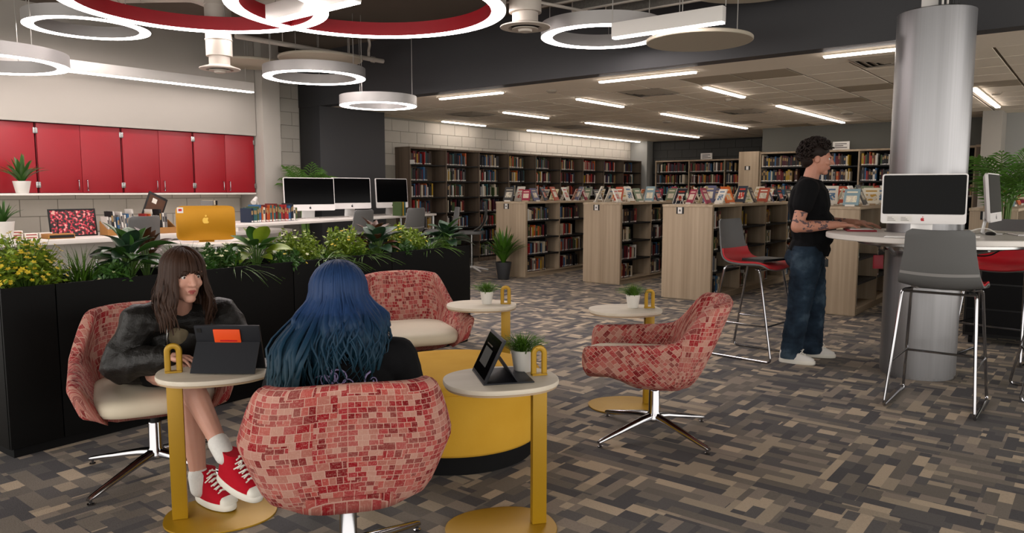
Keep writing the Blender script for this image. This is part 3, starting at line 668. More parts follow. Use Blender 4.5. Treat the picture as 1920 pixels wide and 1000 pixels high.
# ------------------------------------------------------------------ display books leaning on easels along the low tops
rng = random.Random(5)
CV = ['orange', 'grey and white', 'plum', 'cream and olive', 'navy and red', 'red and white', 'blue and cream', 'ivory', 'indigo', 'sage', 'white and coral', 'charcoal']
db_meshes = []
for i in range(12):
    m = MB(); m.box(-0.5, 0.5, -0.5, -0.3, 0, 1, 0); m.box(-0.5, 0.5, 0.3, 0.5, 0, 1, 0); m.box(-0.5, -0.47, -0.3, 0.3, 0, 1, 0); m.box(-0.47, 0.48, -0.3, 0.3, 0.012, 0.988, 1)
    db_meshes.append(m.mesh('display_book', ['cover_art_%d' % i, 'paper'], smooth=False))
est = MB().box(-0.05, 0.05, -0.035, -0.028, 0, 0.02); est.box(-0.05, 0.05, -0.03, 0.02, 0, 0.004)
est.tube([(-0.04, 0.0, 0.004), (-0.04, 0.062, 0.13)], 0.004, 6); est.tube([(0.04, 0.0, 0.004), (0.04, 0.062, 0.13)], 0.004, 6); est.tube([(0, 0.1, 0.004), (0, 0.058, 0.12)], 0.004, 6); est.box(-0.05, 0.05, 0.055, 0.062, 0.11, 0.13)
est_me = [est.mesh('book_easel', 'paper', smooth=False), est.mesh('book_easel', 'wood_trim', smooth=False)]
CN = ['bookcase behind the potted plant', 'second low bookcase', 'bookcase behind the stool', 'bookcase behind the man', 'rightmost low bookcase']
for ci, (x0, x1, y0, y1, H) in enumerate(LOWS):
    cnt = 0
    for side in (0, 1):
        y = y0 + 0.1 + 0.06 * side
        while y < y1 - 0.1:
            wd = rng.uniform(0.13, 0.18); hh = rng.uniform(0.19, 0.25); k = rng.randrange(12)
            q = rng.random()
            rz = (PI / 2 if side else -PI / 2) + rng.uniform(-0.35, 0.35) if q < 0.62 else rng.uniform(-0.5, 0.5)
            x = x0 + 0.14 if not side else x1 - 0.14
            e = link('book_easel', est_me[rng.random() < 0.3]); e.location = (x, y, H + 0.0005); e.rotation_euler = (0, 0, rz)
            tag(e, '%s pale easel on %s, %s row' % (ORD[cnt], CN[ci], 'front' if side else 'rear'), 'book stand', 'book easels on the low bookcases')
            o = link('display_book', db_meshes[k]); o.scale = (wd, 0.016, hh)
            o.rotation_euler = (-0.42, 0, rz); off = Vector((0, -0.008, 0)); off.rotate(Matrix.Rotation(rz, 3, 'Z')); o.location = (x + off.x, y + off.y, H + 0.0105)
            tag(o, '%s display book, %s cover, %s row atop %s' % (ORD[cnt], CV[k], 'front' if side else 'rear', CN[ci]), 'book', 'display books on the low bookcases')
            cnt += 1; y += rng.uniform(0.26, 0.36) if (y < y0 + 1.8) else rng.uniform(0.36, 0.5)
# ------------------------------------------------------------------ lounge chairs
def lounge_chair(label, loc, rz):
    t = thing('lounge_chair', label, 'chair', loc, rz, 'mosaic lounge chairs')
    YF, YC = 0.345, -0.04
    def hxz(z): return 0.235 + 0.115 * min(1.0, max(0.0, (z - 0.30) / 0.26)) ** 0.75 if z < 0.56 else 0.35 - 0.05 * ((z - 0.56) / 0.21)
    def ybz(z): return -0.20 - 0.20 * max(0.0, (z - 0.30) / 0.46) ** 0.9
    def pt(tt, z, inset):
        hx = hxz(z) - inset; yb = ybz(z) + inset
        if tt < 0.45: return Vector((hx, lerp(YF, YC, tt / 0.45), z))
        a = (tt - 0.45) / 0.55 * PI / 2; e = 2 / 3.8
        return Vector((hx * max(math.cos(a), 0) ** e, YC + (yb - YC) * math.sin(a) ** e, z))
    def zr(tt): return 0.553 + 0.02 * tt / 0.45 + (0.215 - 0.02) * smooth((tt - 0.44) / 0.22)
    def zb(tt): return 0.30 + 0.085 * smooth(1 - tt / 0.45)
    def prof(tt):
        P = []; z0, z1 = zb(tt), zr(tt); r = 0.03; N = 9
        for k in range(N + 1):
            v = k / N; z = lerp(z0, z1 - r, v); P.append(pt(tt, z, 0.045 * max(0, 1 - v / 0.18) ** 2))
        for k in range(1, 6):
            a = PI * k / 6; P.append(pt(tt, z1 - r + r * math.sin(a), r - r * math.cos(a)))
        for k in range(8):
            v = k / 7; z = lerp(z1 - r, 0.36, v); P.append(pt(tt, z, 2 * r + 0.02 * v))
        return P
    T = [k / 20 * 0.45 for k in range(21)] + [0.45 + 0.55 * (k / 26) for k in range(1, 27)]
    cols = [(tt, 1) for tt in T] + [(tt, -1) for tt in reversed(T[:-1])]
    rings = []
    for tt, sg in cols: rings.append([Vector((p.x * sg, p.y, p.z)) for p in prof(tt)])
    m = MB(); m.uv = []
    def uvs(ring, u, rot):
        d = 0.0; prev = None; o = []
        for p in ring:
            if prev is not None: d += (p - prev).length
            prev = p; o.append((u, d))
        if rot: c, s_ = math.cos(rot), math.sin(rot); o = [(a * c - b * s_, a * s_ + b * c) for a, b in o]
        return o
    # arm length parameter
    U = [0.0]
    for i in range(1, len(rings)): U.append(U[-1] + (rings[i][6] - rings[i - 1][6]).length)
    iA, iB = 22, len(rings) - 23
    def sect(i0, i1, rot, extra0=False, extra1=False):
        rr = [(rings[i], U[i]) for i in range(i0, i1 + 1)]
        def ends(src, sg):
            c = sum(src, Vector()) / len(src); out = []
            for f, dy in ((0.93, 0.014), (0.72, 0.026), (0.35, 0.032)):
                q = [c + (p - c) * f for p in src]; out.append(([Vector((p.x, YF + dy, p.z)) for p in q], (U[i0] if sg < 0 else U[i1]) + sg * dy * 1.4))
            return out
        if extra0: rr = list(reversed(ends(rr[0][0], -1))) + rr
        if extra1: rr = rr + ends(rr[-1][0], 1)
        for ring, u in rr: m.uv += uvs(ring, u, rot)
        m.loft([[tuple(p) for p in ring] for ring, u in rr], 0, extra0, extra1, closed=True)
    sect(0, iA, 0.75, True, False); sect(iA, iB, 0.0); sect(iB, len(rings) - 1, -0.75, False, True)
    rg = []
    for z, hx, hy in ((0.292, 0.05, 0.05), (0.294, 0.16, 0.18), (0.31, 0.215, 0.245), (0.345, 0.25, 0.275), (0.385, 0.285, 0.295), (0.39, 0.25, 0.26), (0.39, 0.1, 0.1)):
        rg.append([(x, y, z + 0.09 * smooth((y - 0.05) / 0.3) * (1 if z < 0.33 else 0.4 if z < 0.36 else 0)) for x, y in superell(hx, hy, 40, 3.0, 0, 0.045)])
    for r_ in rg: m.uv += [(x * 1.0 + 3, y + 3 + z) for x, y, z in r_]
    m.loft(rg, 0)
    m.build('upholstered_shell', 'mosaic_fabric', t, angle=60)
    c = MB(); cr = []
    for z, f in ((0.385, 0.9), (0.392, 0.97), (0.41, 1.0), (0.435, 1.0), (0.452, 0.975), (0.463, 0.9), (0.468, 0.7), (0.470, 0.3)):
        cr.append([(x, y, z) for x, y in superell(0.262 * f, 0.315 * (0.35 + 0.65 * f if f < 0.9 else f), 44, 4.0, 0, 0.085)])
    c.loft(cr); c.build('seat_cushion', 'cushion', t, angle=60)
    MB().lathe([(0.05, 0.296), (0.05, 0.285), (0.02, 0.28), (0.02, 0.26), (0.024, 0.26), (0.024, 0.16)], 24).build('swivel_collar', 'black', t)
    MB().lathe([(0.028, 0.255), (0.03, 0.25), (0.03, 0.13), (0.04, 0.115), (0.042, 0.085), (0.03, 0.075)], 24).build('post', 'chrome', t)
    for k in range(4):
        a = R_(45) + k * PI / 2
        Mx = Matrix.Rotation(a, 4, 'Z'); L = MB()
        L.loft([[(x, y * w, z + zz) for y, z in ((-1, -0.5), (-1, 0.35), (-0.45, 0.9), (0.45, 0.9), (1, 0.35), (1, -0.5)) for (y, z) in [(y, z * h)]] for x, w, h, zz in ((0.0, 0.022, 0.026, 0.105), (0.1, 0.02, 0.022, 0.092), (0.25, 0.016, 0.017, 0.06), (0.39, 0.012, 0.013, 0.03), (0.405, 0.010, 0.010, 0.026))])
        L.xf(Mx); leg = L.build('leg', 'chrome', t, angle=50)
        MB().lathe([(0.014, 0.0), (0.015, 0.006), (0.007, 0.008), (0.007, 0.024)], 12).xf(Mx @ Matrix.Translation((0.392, 0, 0))).build('glide', 'chrome', leg)
    return t
ch1 = lounge_chair('mosaic red lounge chair seen in profile at right, empty', (-1.91, 3.68, 0), heading(-0.89, -0.46))
copy_tree(ch1, (-2.03, 1.62, 0), heading(-0.80, 0.60), 'mosaic red lounge chair seen from behind, holding the blue-haired person')
copy_tree(ch1, (-3.52, 1.66, 0), heading(0.92, -0.39), 'mosaic red lounge chair holding the person in the leather jacket')
copy_tree(ch1, (-3.62, 3.45, 0), heading(0.86, -0.50), 'mosaic red lounge chair behind the yellow ottoman, against the planter')

# ------------------------------------------------------------------ yellow side tables
def side_table(label, loc, rz):
    t = thing('side_table', label, 'table', loc, rz, 'yellow side tables')
    MB().prism(superell(0.228, 0.195, 56, 2.3), 0.604, 0.624).build('tabletop', 'table_wood', t, bevel=0.006)
    MB().prism(superell(0.222, 0.189, 56, 2.3), 0.596, 0.6035).build('edge_band', 'wood_trim', t)
    MB().prism(superell(0.225, 0.19, 56, 2.3), 0.0, 0.008).build('base_plate', 'mustard', t, bevel=0.002)
    B(0.128, 0.188, -0.017, 0.017, 0.0085, 0.5955).build('post', 'mustard', t, bevel=0.003)
    B(0.05, 0.127, -0.016, 0.016, 0.588, 0.5955).build('bracket', 'mustard', t)
    P = [(0.136, 0, 0.625), (0.136, 0, 0.712)] + [(0.158 - 0.022 * math.cos(a), 0, 0.712 + 0.022 * math.sin(a)) for a in [PI * k / 10 for k in range(1, 11)]] + [(0.18, 0, 0.625)]
    h = MB(); h.tube(P, 0.0075, 8, flat=1.6); h.box(0.127, 0.189, -0.014, 0.014, 0.6245, 0.632); h.build('handle_loop', 'mustard', t)
    return t
tA = side_table('yellow side table with round top in front of the leather-jacket person', (-2.84, 1.60, 0), heading(-0.1, -0.16) + PI / 2)
TB = copy_tree(tA, (-1.83, 2.23, 0), heading(0.10, 0.14) + PI / 2, 'yellow side table nearest the camera, holding tablet and potted grass')
copy_tree(tA, (-2.32, 4.06, 0), heading(0.12, 0.13) + PI / 2, 'yellow side table behind the empty profile lounge chair')
copy_tree(tA, (-3.15, 3.64, 0), heading(0.12, 0.10) + PI / 2, 'yellow side table beyond the yellow ottoman')

# ------------------------------------------------------------------ ottoman
t = thing('round_ottoman', 'large round yellow ottoman on a black plinth', 'ottoman', (-2.64, 2.83, 0))
MB().lathe([(0.41, 0), (0.42, 0.005), (0.42, 0.1)], 64).build('plinth', 'black_matte', t)
MB().lathe([(0.425, 0.095), (0.447, 0.1), (0.456, 0.115), (0.46, 0.2), (0.46, 0.385), (0.455, 0.398), (0.448, 0.403)], 80).build('side_cover', 'velvet_yellow', t, angle=60)
MB().lathe([(0.448, 0.4035), (0.454, 0.41), (0.45, 0.425), (0.43, 0.435), (0.33, 0.441), (0.1, 0.443), (0.01, 0.443)], 80).build('top_cover', 'velvet_yellow', t, angle=60)
MB().lathe([(0.451 + 0.004 * math.cos(a), 0.4035 + 0.004 * math.sin(a)) for a in [2 * PI * k / 8 for k in range(8)]], 80, closed=True).build('piping', 'velvet_yellow', t)

# ------------------------------------------------------------------ bar stools
def bar_stool(label, loc, rz):
    t = thing('bar_stool', label, 'stool', loc, rz, 'grey shell bar stools')
    C_ = [(-0.255, 1.125), (-0.235, 1.0), (-0.215, 0.9), (-0.185, 0.815), (-0.12, 0.768), (0.0, 0.755), (0.12, 0.76), (0.19, 0.752), (0.225, 0.728)]
    pr_ = spline([(0, a, b) for a, b in C_], 5); n = len(pr_)
    def hw(i):
        z = pr_[i].z; s_ = i / (n - 1)
        w = 0.185 + 0.045 * smooth(s_ / 0.5); top = (1.125 - z)
        if i < 6 and top < 0.035: w -= 0.035 - math.sqrt(max(0, 0.035 ** 2 - (0.035 - top) ** 2))
        if s_ > 0.9: w -= 0.05 * ((s_ - 0.9) / 0.1) ** 2
        return w
    def sheet(i0, i1, off, nx=12, scale=1.0):
        R = []
        for i in range(i0, i1 + 1):
            d = (pr_[min(i + 1, n - 1)] - pr_[max(i - 1, 0)]).normalized(); nn = Vector((0, d.z, -d.y)); nn = -nn if nn.dot(Vector((0, 0.6, 1))) < 0 else nn
            row = []
            for k in range(nx + 1):
                x = (k / nx * 2 - 1); cv = 0.035 * x * x * (1 - 0.35 * i / n)
                row.append(tuple(pr_[i] + Vector((x * hw(i) * scale, 0, 0)) + nn * (cv + off)))
            R.append(row)
        return R
    def slab(i0, i1, o0, o1, scale=1.0):
        a, b = sheet(i0, i1, o0, scale=scale), sheet(i0, i1, o1, scale=scale)
        return MB().loft([ra + rb[::-1] for ra, rb in zip(a, b)])
    slab(0, n - 1, 0.0, -0.012).build('seat_shell', 'shell_grey', t, angle=50)
    slab(11, n - 1, 0.0005, 0.012, 0.985).build('seat_pad', 'seat_red', t, angle=50)
    slab(12, 13, -0.0125, -0.014, 0.99).build('accent_strip', 'rim_grey', t, angle=50)
    for sx in (-1, 1):
        MB().tube(bend([(sx * 0.16, -0.1, 0.748), (sx * 0.2, -0.15, 0.742), (sx * 0.245, -0.29, 0.012), (sx * 0.245, 0.29, 0.012), (sx * 0.2, 0.15, 0.738), (sx * 0.16, 0.1, 0.735)], 0.04, 5), 0.0095, 10).build('sled_leg', 'chrome', t)
        MB().cyl((sx * 0.228, -0.236, 0.29), (sx * 0.228, 0.236, 0.29), 0.007, n=8).build('side_stretcher', 'chrome', t)
    MB().tube(bend([(-0.228, 0.236, 0.29), (0.228, 0.236, 0.29)], 0.02), 0.008, 8).build('footrest', 'chrome', t)
    MB().cyl((-0.2, -0.15, 0.735), (0.2, -0.15, 0.735), 0.008, n=8).build('seat_rail', 'chrome', t); MB().cyl((-0.2, 0.15, 0.731), (0.2, 0.15, 0.731), 0.008, n=8).build('seat_rail', 'chrome', t)
    return t
s1 = bar_stool('grey-backed bar stool nearest the camera, back turned, by the column', (-0.77, 5.32, 0), 0.0)
copy_tree(s1, (-2.24, 6.02, 0), heading(0.93, -0.1), 'bar stool with red seat left of the standing man, laptop on it')
copy_tree(s1, (-0.62, 7.15, 0), PI - 0.2, 'bar stool behind the round table, bright red seat facing out')
s4 = copy_tree(s1, (-0.12, 6.0, 0), PI / 2 + 0.2, 'bar stool at the right edge with dark wine seat')
for o in kids(s4):
    if o.name.startswith('seat_pad'): o.data = o.data.copy(); o.data.materials[0] = M['seat_wine']
PADG = [o for o in kids(s1) if o.name.startswith('seat_pad')][0].data.copy(); PADG.materials[0] = M['shell_grey']
for k, (x, y, a, l) in enumerate([(-7.35, 6.0, 0.2, 'grey stool back in front of the middle table computer'), (-7.65, 7.2, 0.1, 'grey stool back in front of the rightmost table computer'), (-7.5, 7.8, 0.9, 'tilted grey stool back beside the tall bookcase'), (-7.2, 3.22, 0.35, 'grey stool back with pale rim before the magazine boxes')]):
    sx_ = copy_tree(s1, (x, y, 0), PI / 2 + a, l)
    for o in kids(sx_):
        if o.name.startswith('seat_pad'): o.data = PADG
t = thing('task_chair', 'pale task chair seen from the side near the tall bookcase', 'chair', (-8.3, 9.35, 0), 2.2)
MB().tube(spline([(0, -0.22, 1.18), (0, -0.24, 1.0), (0, -0.18, 0.8), (0, -0.05, 0.7)], 5), 0.2, 12, flat=0.09, up=(0, 1, 0)).build('backrest', 'shell_grey', t)
MB().tube(bend([(0.18, -0.2, 1.1), (0.2, -0.25, 0.9), (0.15, -0.1, 0.66)], 0.05), 0.012, 8).build('back_frame', 'white_paint', t)
MB().prism(superell(0.22, 0.22, 28, 3), 0.64, 0.69).build('seat', 'shell_grey', t, bevel=0.01); MB().cyl((0, 0, 0.06), (0, 0, 0.64), 0.025).build('post', 'steel', t)
for k in range(5): a = 2 * PI * k / 5; MB().tube([(0, 0, 0.09), (0.28 * math.cos(a), 0.28 * math.sin(a), 0.03)], [0.02, 0.014], 8).build('leg', 'white_paint', t)

# ------------------------------------------------------------------ round table around the column
t = thing('round_table', 'round white high table wrapped around the silver column', 'table', (-0.88, 5.97, 0))
RT = 0.76; dx, dy = cx_ + 0.88, cy_ - 5.97; n = 96
for nm, z0, z1, ro, mt in (('tabletop', 1.022, 1.06, RT, 'white_lam'), ('apron', 0.985, 1.0215, RT * 0.72, 'steel')):
    m = MB(); h = 0.266
    def rr(z, r, c0=0, c1=0): return [(c0 + r * math.cos(2 * PI * k / n), c1 + r * math.sin(2 * PI * k / n), z) for k in range(n)]
    m.loft([rr(z0, ro - 0.006), rr(z0 + 0.005, ro), rr(z1 - 0.005, ro), rr(z1, ro - 0.005), rr(z1, h, dx, dy), rr(z0, h, dx, dy), rr(z0, ro - 0.006)], 0, False, False); m.build(nm, mt, t, angle=40)
MB().lathe([(0.262, 0.93), (0.285, 0.93), (0.285, 0.984), (0.262, 0.984)], 48, (dx, dy, 0), closed=True).build('collar', 'steel', t)
for k in range(5):
    a = 0.4 + k * 1.25; MB().tube([(dx + 0.27 * math.cos(a), dy + 0.27 * math.sin(a), 0.9), (0.5 * math.cos(a), 0.5 * math.sin(a), 0.984)], [0.016, 0.012], 8).build('strut', 'steel', t)
for k, (a, mt) in enumerate([(3.6, 'seat_wine'), (4.3, 'paper'), (5.6, 'black')]):
    x, y = dx + 0.3 * math.cos(a), dy + 0.3 * math.sin(a)
    MB().tube(spline([(x, y, 0.98), (x + 0.08, y - 0.05, 0.93), (x + 0.2, y - 0.06, 0.925), (x + 0.28, y, 0.98)], 6), 0.005, 6).build('hanging_cord', mt, t)
t = thing('pedestal_cart', 'black wheeled equipment cabinet under the round table, behind the stools', 'cabinet', (-0.52, 7.95, 0), 0.0)
B(-0.42, 0.45, -0.25, 0.25, 0.07, 0.78).build('body', 'black', t, bevel=0.01)
for k in range(3): B(-0.4, 0.43, -0.262, -0.2505, 0.1 + k * 0.225, 0.31 + k * 0.225).build('drawer_front', 'black_matte', t, bevel=0.004)
for sx in (-0.36, 0.38):
    for sy in (-0.2, 0.2): MB().cyl((sx - 0.015, sy, 0.035), (sx + 0.015, sy, 0.035), 0.035, n=16).build('caster', 'black_matte', t)

# ------------------------------------------------------------------ planter
PA, PB = Vector((-4.26, 1.28, 0)), Vector((-4.44, 4.98, 0)); PL = (PB - PA).length; PRZ = math.atan2(PB.y - PA.y, PB.x - PA.x)
def pl(u, v, z=0.0):    # along the planter, back from its front face
    c, s_ = math.cos(PRZ), math.sin(PRZ); return (PA.x + u * c - v * s_, PA.y + u * s_ + v * c, z)
t = thing('planter', 'long black planter box dividing the lounge from the computer tables', 'planter', PA, PRZ); PH, PD = 0.875, 0.45
se = [0.0, 0.255, 1.77, 2.72, PL]
for k in range(4):
    B(se[k] + 0.003, se[k + 1] - 0.003, 0.0, 0.016, 0.05, PH).build('front_panel', 'planter_black', t, bevel=0.002)
    B(se[k] + 0.003, se[k + 1] - 0.003, PD - 0.016, PD, 0.05, PH).build('rear_panel', 'planter_black', t, bevel=0.002)
B(0, 0.016, 0.017, PD - 0.017, 0.05, PH).build('end_panel', 'planter_black', t, bevel=0.002); B(PL - 0.016, PL, 0.017, PD - 0.017, 0.05, PH).build('end_panel', 'planter_black', t, bevel=0.002)
B(0.02, PL - 0.02, 0.02, PD - 0.02, 0, 0.05).build('plinth', 'black_matte', t)
B(0.017, PL - 0.017, 0.017, PD - 0.017, PH - 0.12, PH - 0.05).build('soil', 'soil', t, smooth=False)
# ------------------------------------------------------------------ plants
def leaf_mesh(name, L, Wd, mat, curl=0.35, fold=0.25, tipw=1.0, nseg=7):
    """broad leaf along +x, folded along its midrib, drooping at the tip, with thickness"""
    top = []
    for i in range(nseg + 1):
        s_ = i / nseg; w = Wd * (math.sin(PI * min(1, s_ * 0.94 + 0.06)) ** 0.75) * (1 - 0.35 * s_ * tipw)
        if i == nseg: w = 0.002
        x = L * (s_ - 0.12 * curl * s_ * s_); z = L * curl * (0.55 * s_ - 0.95 * s_ * s_)
        top.append([(x, -w, z + fold * w), (x, -w * 0.5, z + fold * w * 0.62), (x, 0, z), (x, w * 0.5, z + fold * w * 0.62), (x, w, z + fold * w)])
    m = MB(); m.loft([r + [(a, b, c - 0.0012) for a, b, c in reversed(r)] for r in top])
    return m.mesh(name, mat, angle=70)
LM = {k: [leaf_mesh('leaf', L * s_, w * s_, mt, c, f) for s_, c, f in ((1, 0.35, 0.3), (0.85, 0.6, 0.2), (0.7, 0.15, 0.35))] for k, (L, w, mt) in {'hosta': (0.19, 0.064, 'leaf_green'), 'dark': (0.17, 0.056, 'leaf_dark'), 'bronze': (0.15, 0.045, 'bronze_leaf'), 'lime': (0.16, 0.052, 'leaf_lime')}.items()}
rp = random.Random(21)
def rosette(kind, label, u, v, n, hgt, scale=1.0, lift=0.0, tilt=(-12, 62), extra=None):
    n = int(n * 1.5); scale *= 1.08
    t = thing('broadleaf_plant', label, 'plant', pl(u, v, PH - 0.06), rp.uniform(0, 6), 'planter plants')
    stems = MB()
    for k in range(n):
        az = k * 2.39996 + rp.uniform(-0.2, 0.2); q = (k + 0.5) / n; el = R_(lerp(tilt[1], tilt[0], q ** 0.8) + rp.uniform(-8, 8)); h = hgt * (0.95 - 0.6 * q) * rp.uniform(0.85, 1.15) + 0.05; rad = 0.015 + 0.07 * q
        b = Vector((rad * math.cos(az), rad * math.sin(az), h))
        stems.tube(spline([(0.01 * math.cos(az), 0.01 * math.sin(az), 0), (b.x * 0.5, b.y * 0.5, h * 0.6), tuple(b)], 3), 0.0035, 5)
        kk = kind if not extra or rp.random() > 0.35 else extra
        o = link('leaf', rp.choice(LM[kk]), t); sc = scale * rp.uniform(0.85, 1.15)
        o.matrix_local = Matrix.Translation(b) @ Matrix.Rotation(az, 4, 'Z') @ Matrix.Rotation(-el, 4, 'Y') @ Matrix.Rotation(rp.uniform(-0.4, 0.4), 4, 'X') @ Matrix.Scale(sc, 4)
    stems.build('stems', 'stem_green', t)
def blades(m, n, L, spread, base=0.03, w=0.006, droop=1.0, mi=0, z0=0.0, rr=rp, nseg=6):
    for k in range(n):
        az = rr.uniform(0, 2 * PI); l = L * rr.uniform(0.6, 1.1); out = spread * rr.uniform(0.25, 1.0); b = rr.uniform(0, base); ba = rr.uniform(0, 2 * PI)
        ww = w * rr.uniform(0.7, 1.2); R = []
        for i in range(nseg + 1):
            s_ = i / nseg; r = b * 0.4 + out * s_ ** 1.3; z = l * (s_ - droop * 0.62 * (out / spread) * s_ ** 2.2)
            c = Vector((b * math.cos(ba) + r * math.cos(az), b * math.sin(ba) + r * math.sin(az), z0 + z)); sd = Vector((-math.sin(az), math.cos(az), 0)) * ww * (1 - s_ ** 2.0) + Vector((1e-4, 0, 0))
            R.append([tuple(c - sd), tuple(c + Vector((0, 0, -ww * 0.4))), tuple(c + sd), tuple(c + Vector((0, 0, 0.0004)))])
        m.loft(R, mi)
def grass_clump(label, u, v, n, L, spread, w=0.005, droop=1.1):
    t = thing('grass_plant', label, 'plant', pl(u, v, PH - 0.06), 0, 'planter plants'); m = MB(); blades(m, n, L, spread, 0.05, w, droop)
    o = m.build('blades', 'grass', t, angle=60); o['kind'] = 'stuff'
def flower_bush(label, u, v, n, R, H, petal, nfl, leafm='leaf_lime', squash=1.0):
    t = thing('flowering_bush', label, 'plant', pl(u, v, PH - 0.06), 0, 'planter plants'); f, st, fl = MB(), MB(), MB()
    def tip():
        az = rp.uniform(0, 2 * PI); e = rp.uniform(0.05, 1.0); r = R * math.sqrt(1 - e * e * 0.85) * rp.uniform(0.6, 1.05); return Vector((r * math.cos(az) * squash, r * math.sin(az), H * (0.22 + 0.8 * e) * rp.uniform(0.8, 1.05)))
    for k in range(n):
        p = tip(); st.tube([(p.x * 0.12, p.y * 0.12, 0), (p.x * 0.55, p.y * 0.55, p.z * 0.65), tuple(p)], 0.0018, 4)
        for j in range(14):
            q = p * rp.uniform(0.55, 1.0); d = Vector((rp.gauss(0, 1), rp.gauss(0, 1), rp.gauss(0.3, 0.7))).normalized(); s_ = d.orthogonal().normalized() * rp.uniform(0.006, 0.011); l = rp.uniform(0.025, 0.05)
            f.add([q, q + d * l * 0.5 + s_, q + d * l, q + d * l * 0.5 - s_, q + d * l * 0.5 + d.cross(s_) * 0.25], [(0, 1, 4), (1, 2, 4), (2, 3, 4), (3, 0, 4)])
    for k in range(nfl):
        p = tip() * 1.04; up = (p + Vector((0, 0, 0.1))).normalized(); a = up.orthogonal().normalized(); b = up.cross(a); s_ = rp.uniform(0.009, 0.016)
        for j in range(5):
            th = 2 * PI * j / 5; d = a * math.cos(th) + b * math.sin(th); e = up.cross(d) * s_ * 0.38
            fl.add([p, p + d * s_ * 0.6 + e + up * 0.003, p + d * s_ * 1.1 + up * 0.005, p + d * s_ * 0.6 - e + up * 0.003], [(0, 1, 2, 3)])
        st.tube([tuple(p * 0.8), tuple(p)], 0.001, 4)
    o = f.build('foliage', leafm, t, smooth=False); o['kind'] = 'stuff'; st.build('stems', 'stem_green', t); o = fl.build('blossoms', petal, t, smooth=False); o['kind'] = 'stuff'
flower_bush('yellow-flowered bush at the left end of the black planter', 0.2, 0.21, 130, 0.2, 0.30, 'yellow_petal', 170, 'leaf_lime')
grass_clump('dark grass clump right of the yellow-flowered bush', 0.46, 0.17, 120, 0.30, 0.24, 0.004)
rosette('hosta', 'big green broadleaf plant left of the seated person in leather', 0.74, 0.19, 24, 0.16, 1.08, extra='dark')
rosette('bronze', 'bronze-leaved plant behind the big green broadleaf plant', 0.92, 0.33, 9, 0.2, 0.85, tilt=(20, 75))
grass_clump('thin grass clump behind the head of the leather-jacket person', 1.1, 0.25, 80, 0.30, 0.25, 0.004)
flower_bush('white-flowered low bush right of the leather-jacket person', 1.33, 0.2, 60, 0.16, 0.2, 'white_petal', 40, 'leaf_green')
grass_clump('grass clump trailing over the planter front near the gold computer', 1.38, 0.1, 60, 0.20, 0.34, 0.0035, 2.2)
rosette('lime', 'light green broadleaf plant in front of the gold computer', 1.62, 0.2, 18, 0.15, 1.0, extra='hosta')
flower_bush('lime bush with small cream flowers behind the blue hair', 1.98, 0.23, 90, 0.2, 0.26, 'white_petal', 45, 'leaf_lime')
grass_clump('grass clump trailing down the planter above the blue hair', 2.12, 0.1, 110, 0.22, 0.36, 0.004, 2.1)
flower_bush('lime bush in front of the middle table computer', 2.45, 0.24, 90, 0.2, 0.27, 'yellow_petal', 20, 'leaf_lime')
rosette('dark', 'dark broadleaf plant with bronze tips right of the blue hair', 2.72, 0.16, 18, 0.14, 1.0, extra='bronze')
grass_clump('arching grass clump left of the planter middle seam', 2.5, 0.1, 90, 0.2, 0.32, 0.004, 1.9)
rosette('bronze', 'bronze upright leaves before the rightmost table computer', 2.85, 0.34, 8, 0.2, 0.9, tilt=(25, 78))
flower_bush('lime bush with yellow flowers near the planter right end', 3.12, 0.24, 90, 0.21, 0.25, 'yellow_petal', 40, 'leaf_lime')
grass_clump('grass clump spilling over near the planter right end', 3.3, 0.14, 110, 0.22, 0.34, 0.004, 1.7)
flower_bush('low green filler bush under the big broadleaf plant', 0.6, 0.1, 50, 0.13, 0.14, 'white_petal', 8, 'leaf_green')
flower_bush('low green filler bush behind the leather-jacket shoulder', 1.12, 0.12, 50, 0.14, 0.14, 'white_petal', 8, 'leaf_green')
flower_bush('low green filler bush left of the blue hair', 1.8, 0.1, 50, 0.13, 0.13, 'yellow_petal', 8, 'leaf_green')
flower_bush('low green filler bush below the bronze upright leaves', 2.93, 0.1, 50, 0.13, 0.13, 'yellow_petal', 8, 'leaf_green')
rosette('dark', 'dark broadleaf plant at the right end of the planter', 3.58, 0.18, 22, 0.13, 0.95, extra='hosta')

def pot(t, r0, r1, h, mat, soil_z=None):
    MB().lathe([(r0 * 0.96, 0), (r0, 0.006), (r1, h - 0.004), (r1, h), (r1 - 0.008, h), (r1 - 0.012, h - 0.025), (0.01, h - 0.027)], 36).build('pot', mat, t, angle=50)
    MB().lathe([(r1 - 0.013, h - 0.026), (r1 * 0.5, h - 0.02), (0.005, h - 0.018)], 24).build('soil', 'soil', t)
def grass_pot(label, loc, s_=1.0):
    t = thing('potted_grass', label, 'potted plant', loc, 0, 'small white grass pots'); pot(t, 0.034 * s_, 0.046 * s_, 0.085 * s_, 'pot_white')
    m = MB(); blades(m, 260, 0.11 * s_, 0.10 * s_, 0.03 * s_, 0.0026, 0.9, 0, 0.066 * s_); o = m.build('blades', 'grass', t, angle=60); o['kind'] = 'stuff'
grass_pot('white pot of grass on the nearest yellow side table', (-1.83, 2.37, 0.6245), 1.05)
grass_pot('white pot of grass on the side table behind the profile chair', (-2.30, 4.12, 0.6245), 0.98)
grass_pot('white pot of grass on the side table beyond the ottoman', (-3.13, 3.67, 0.6245), 0.95)
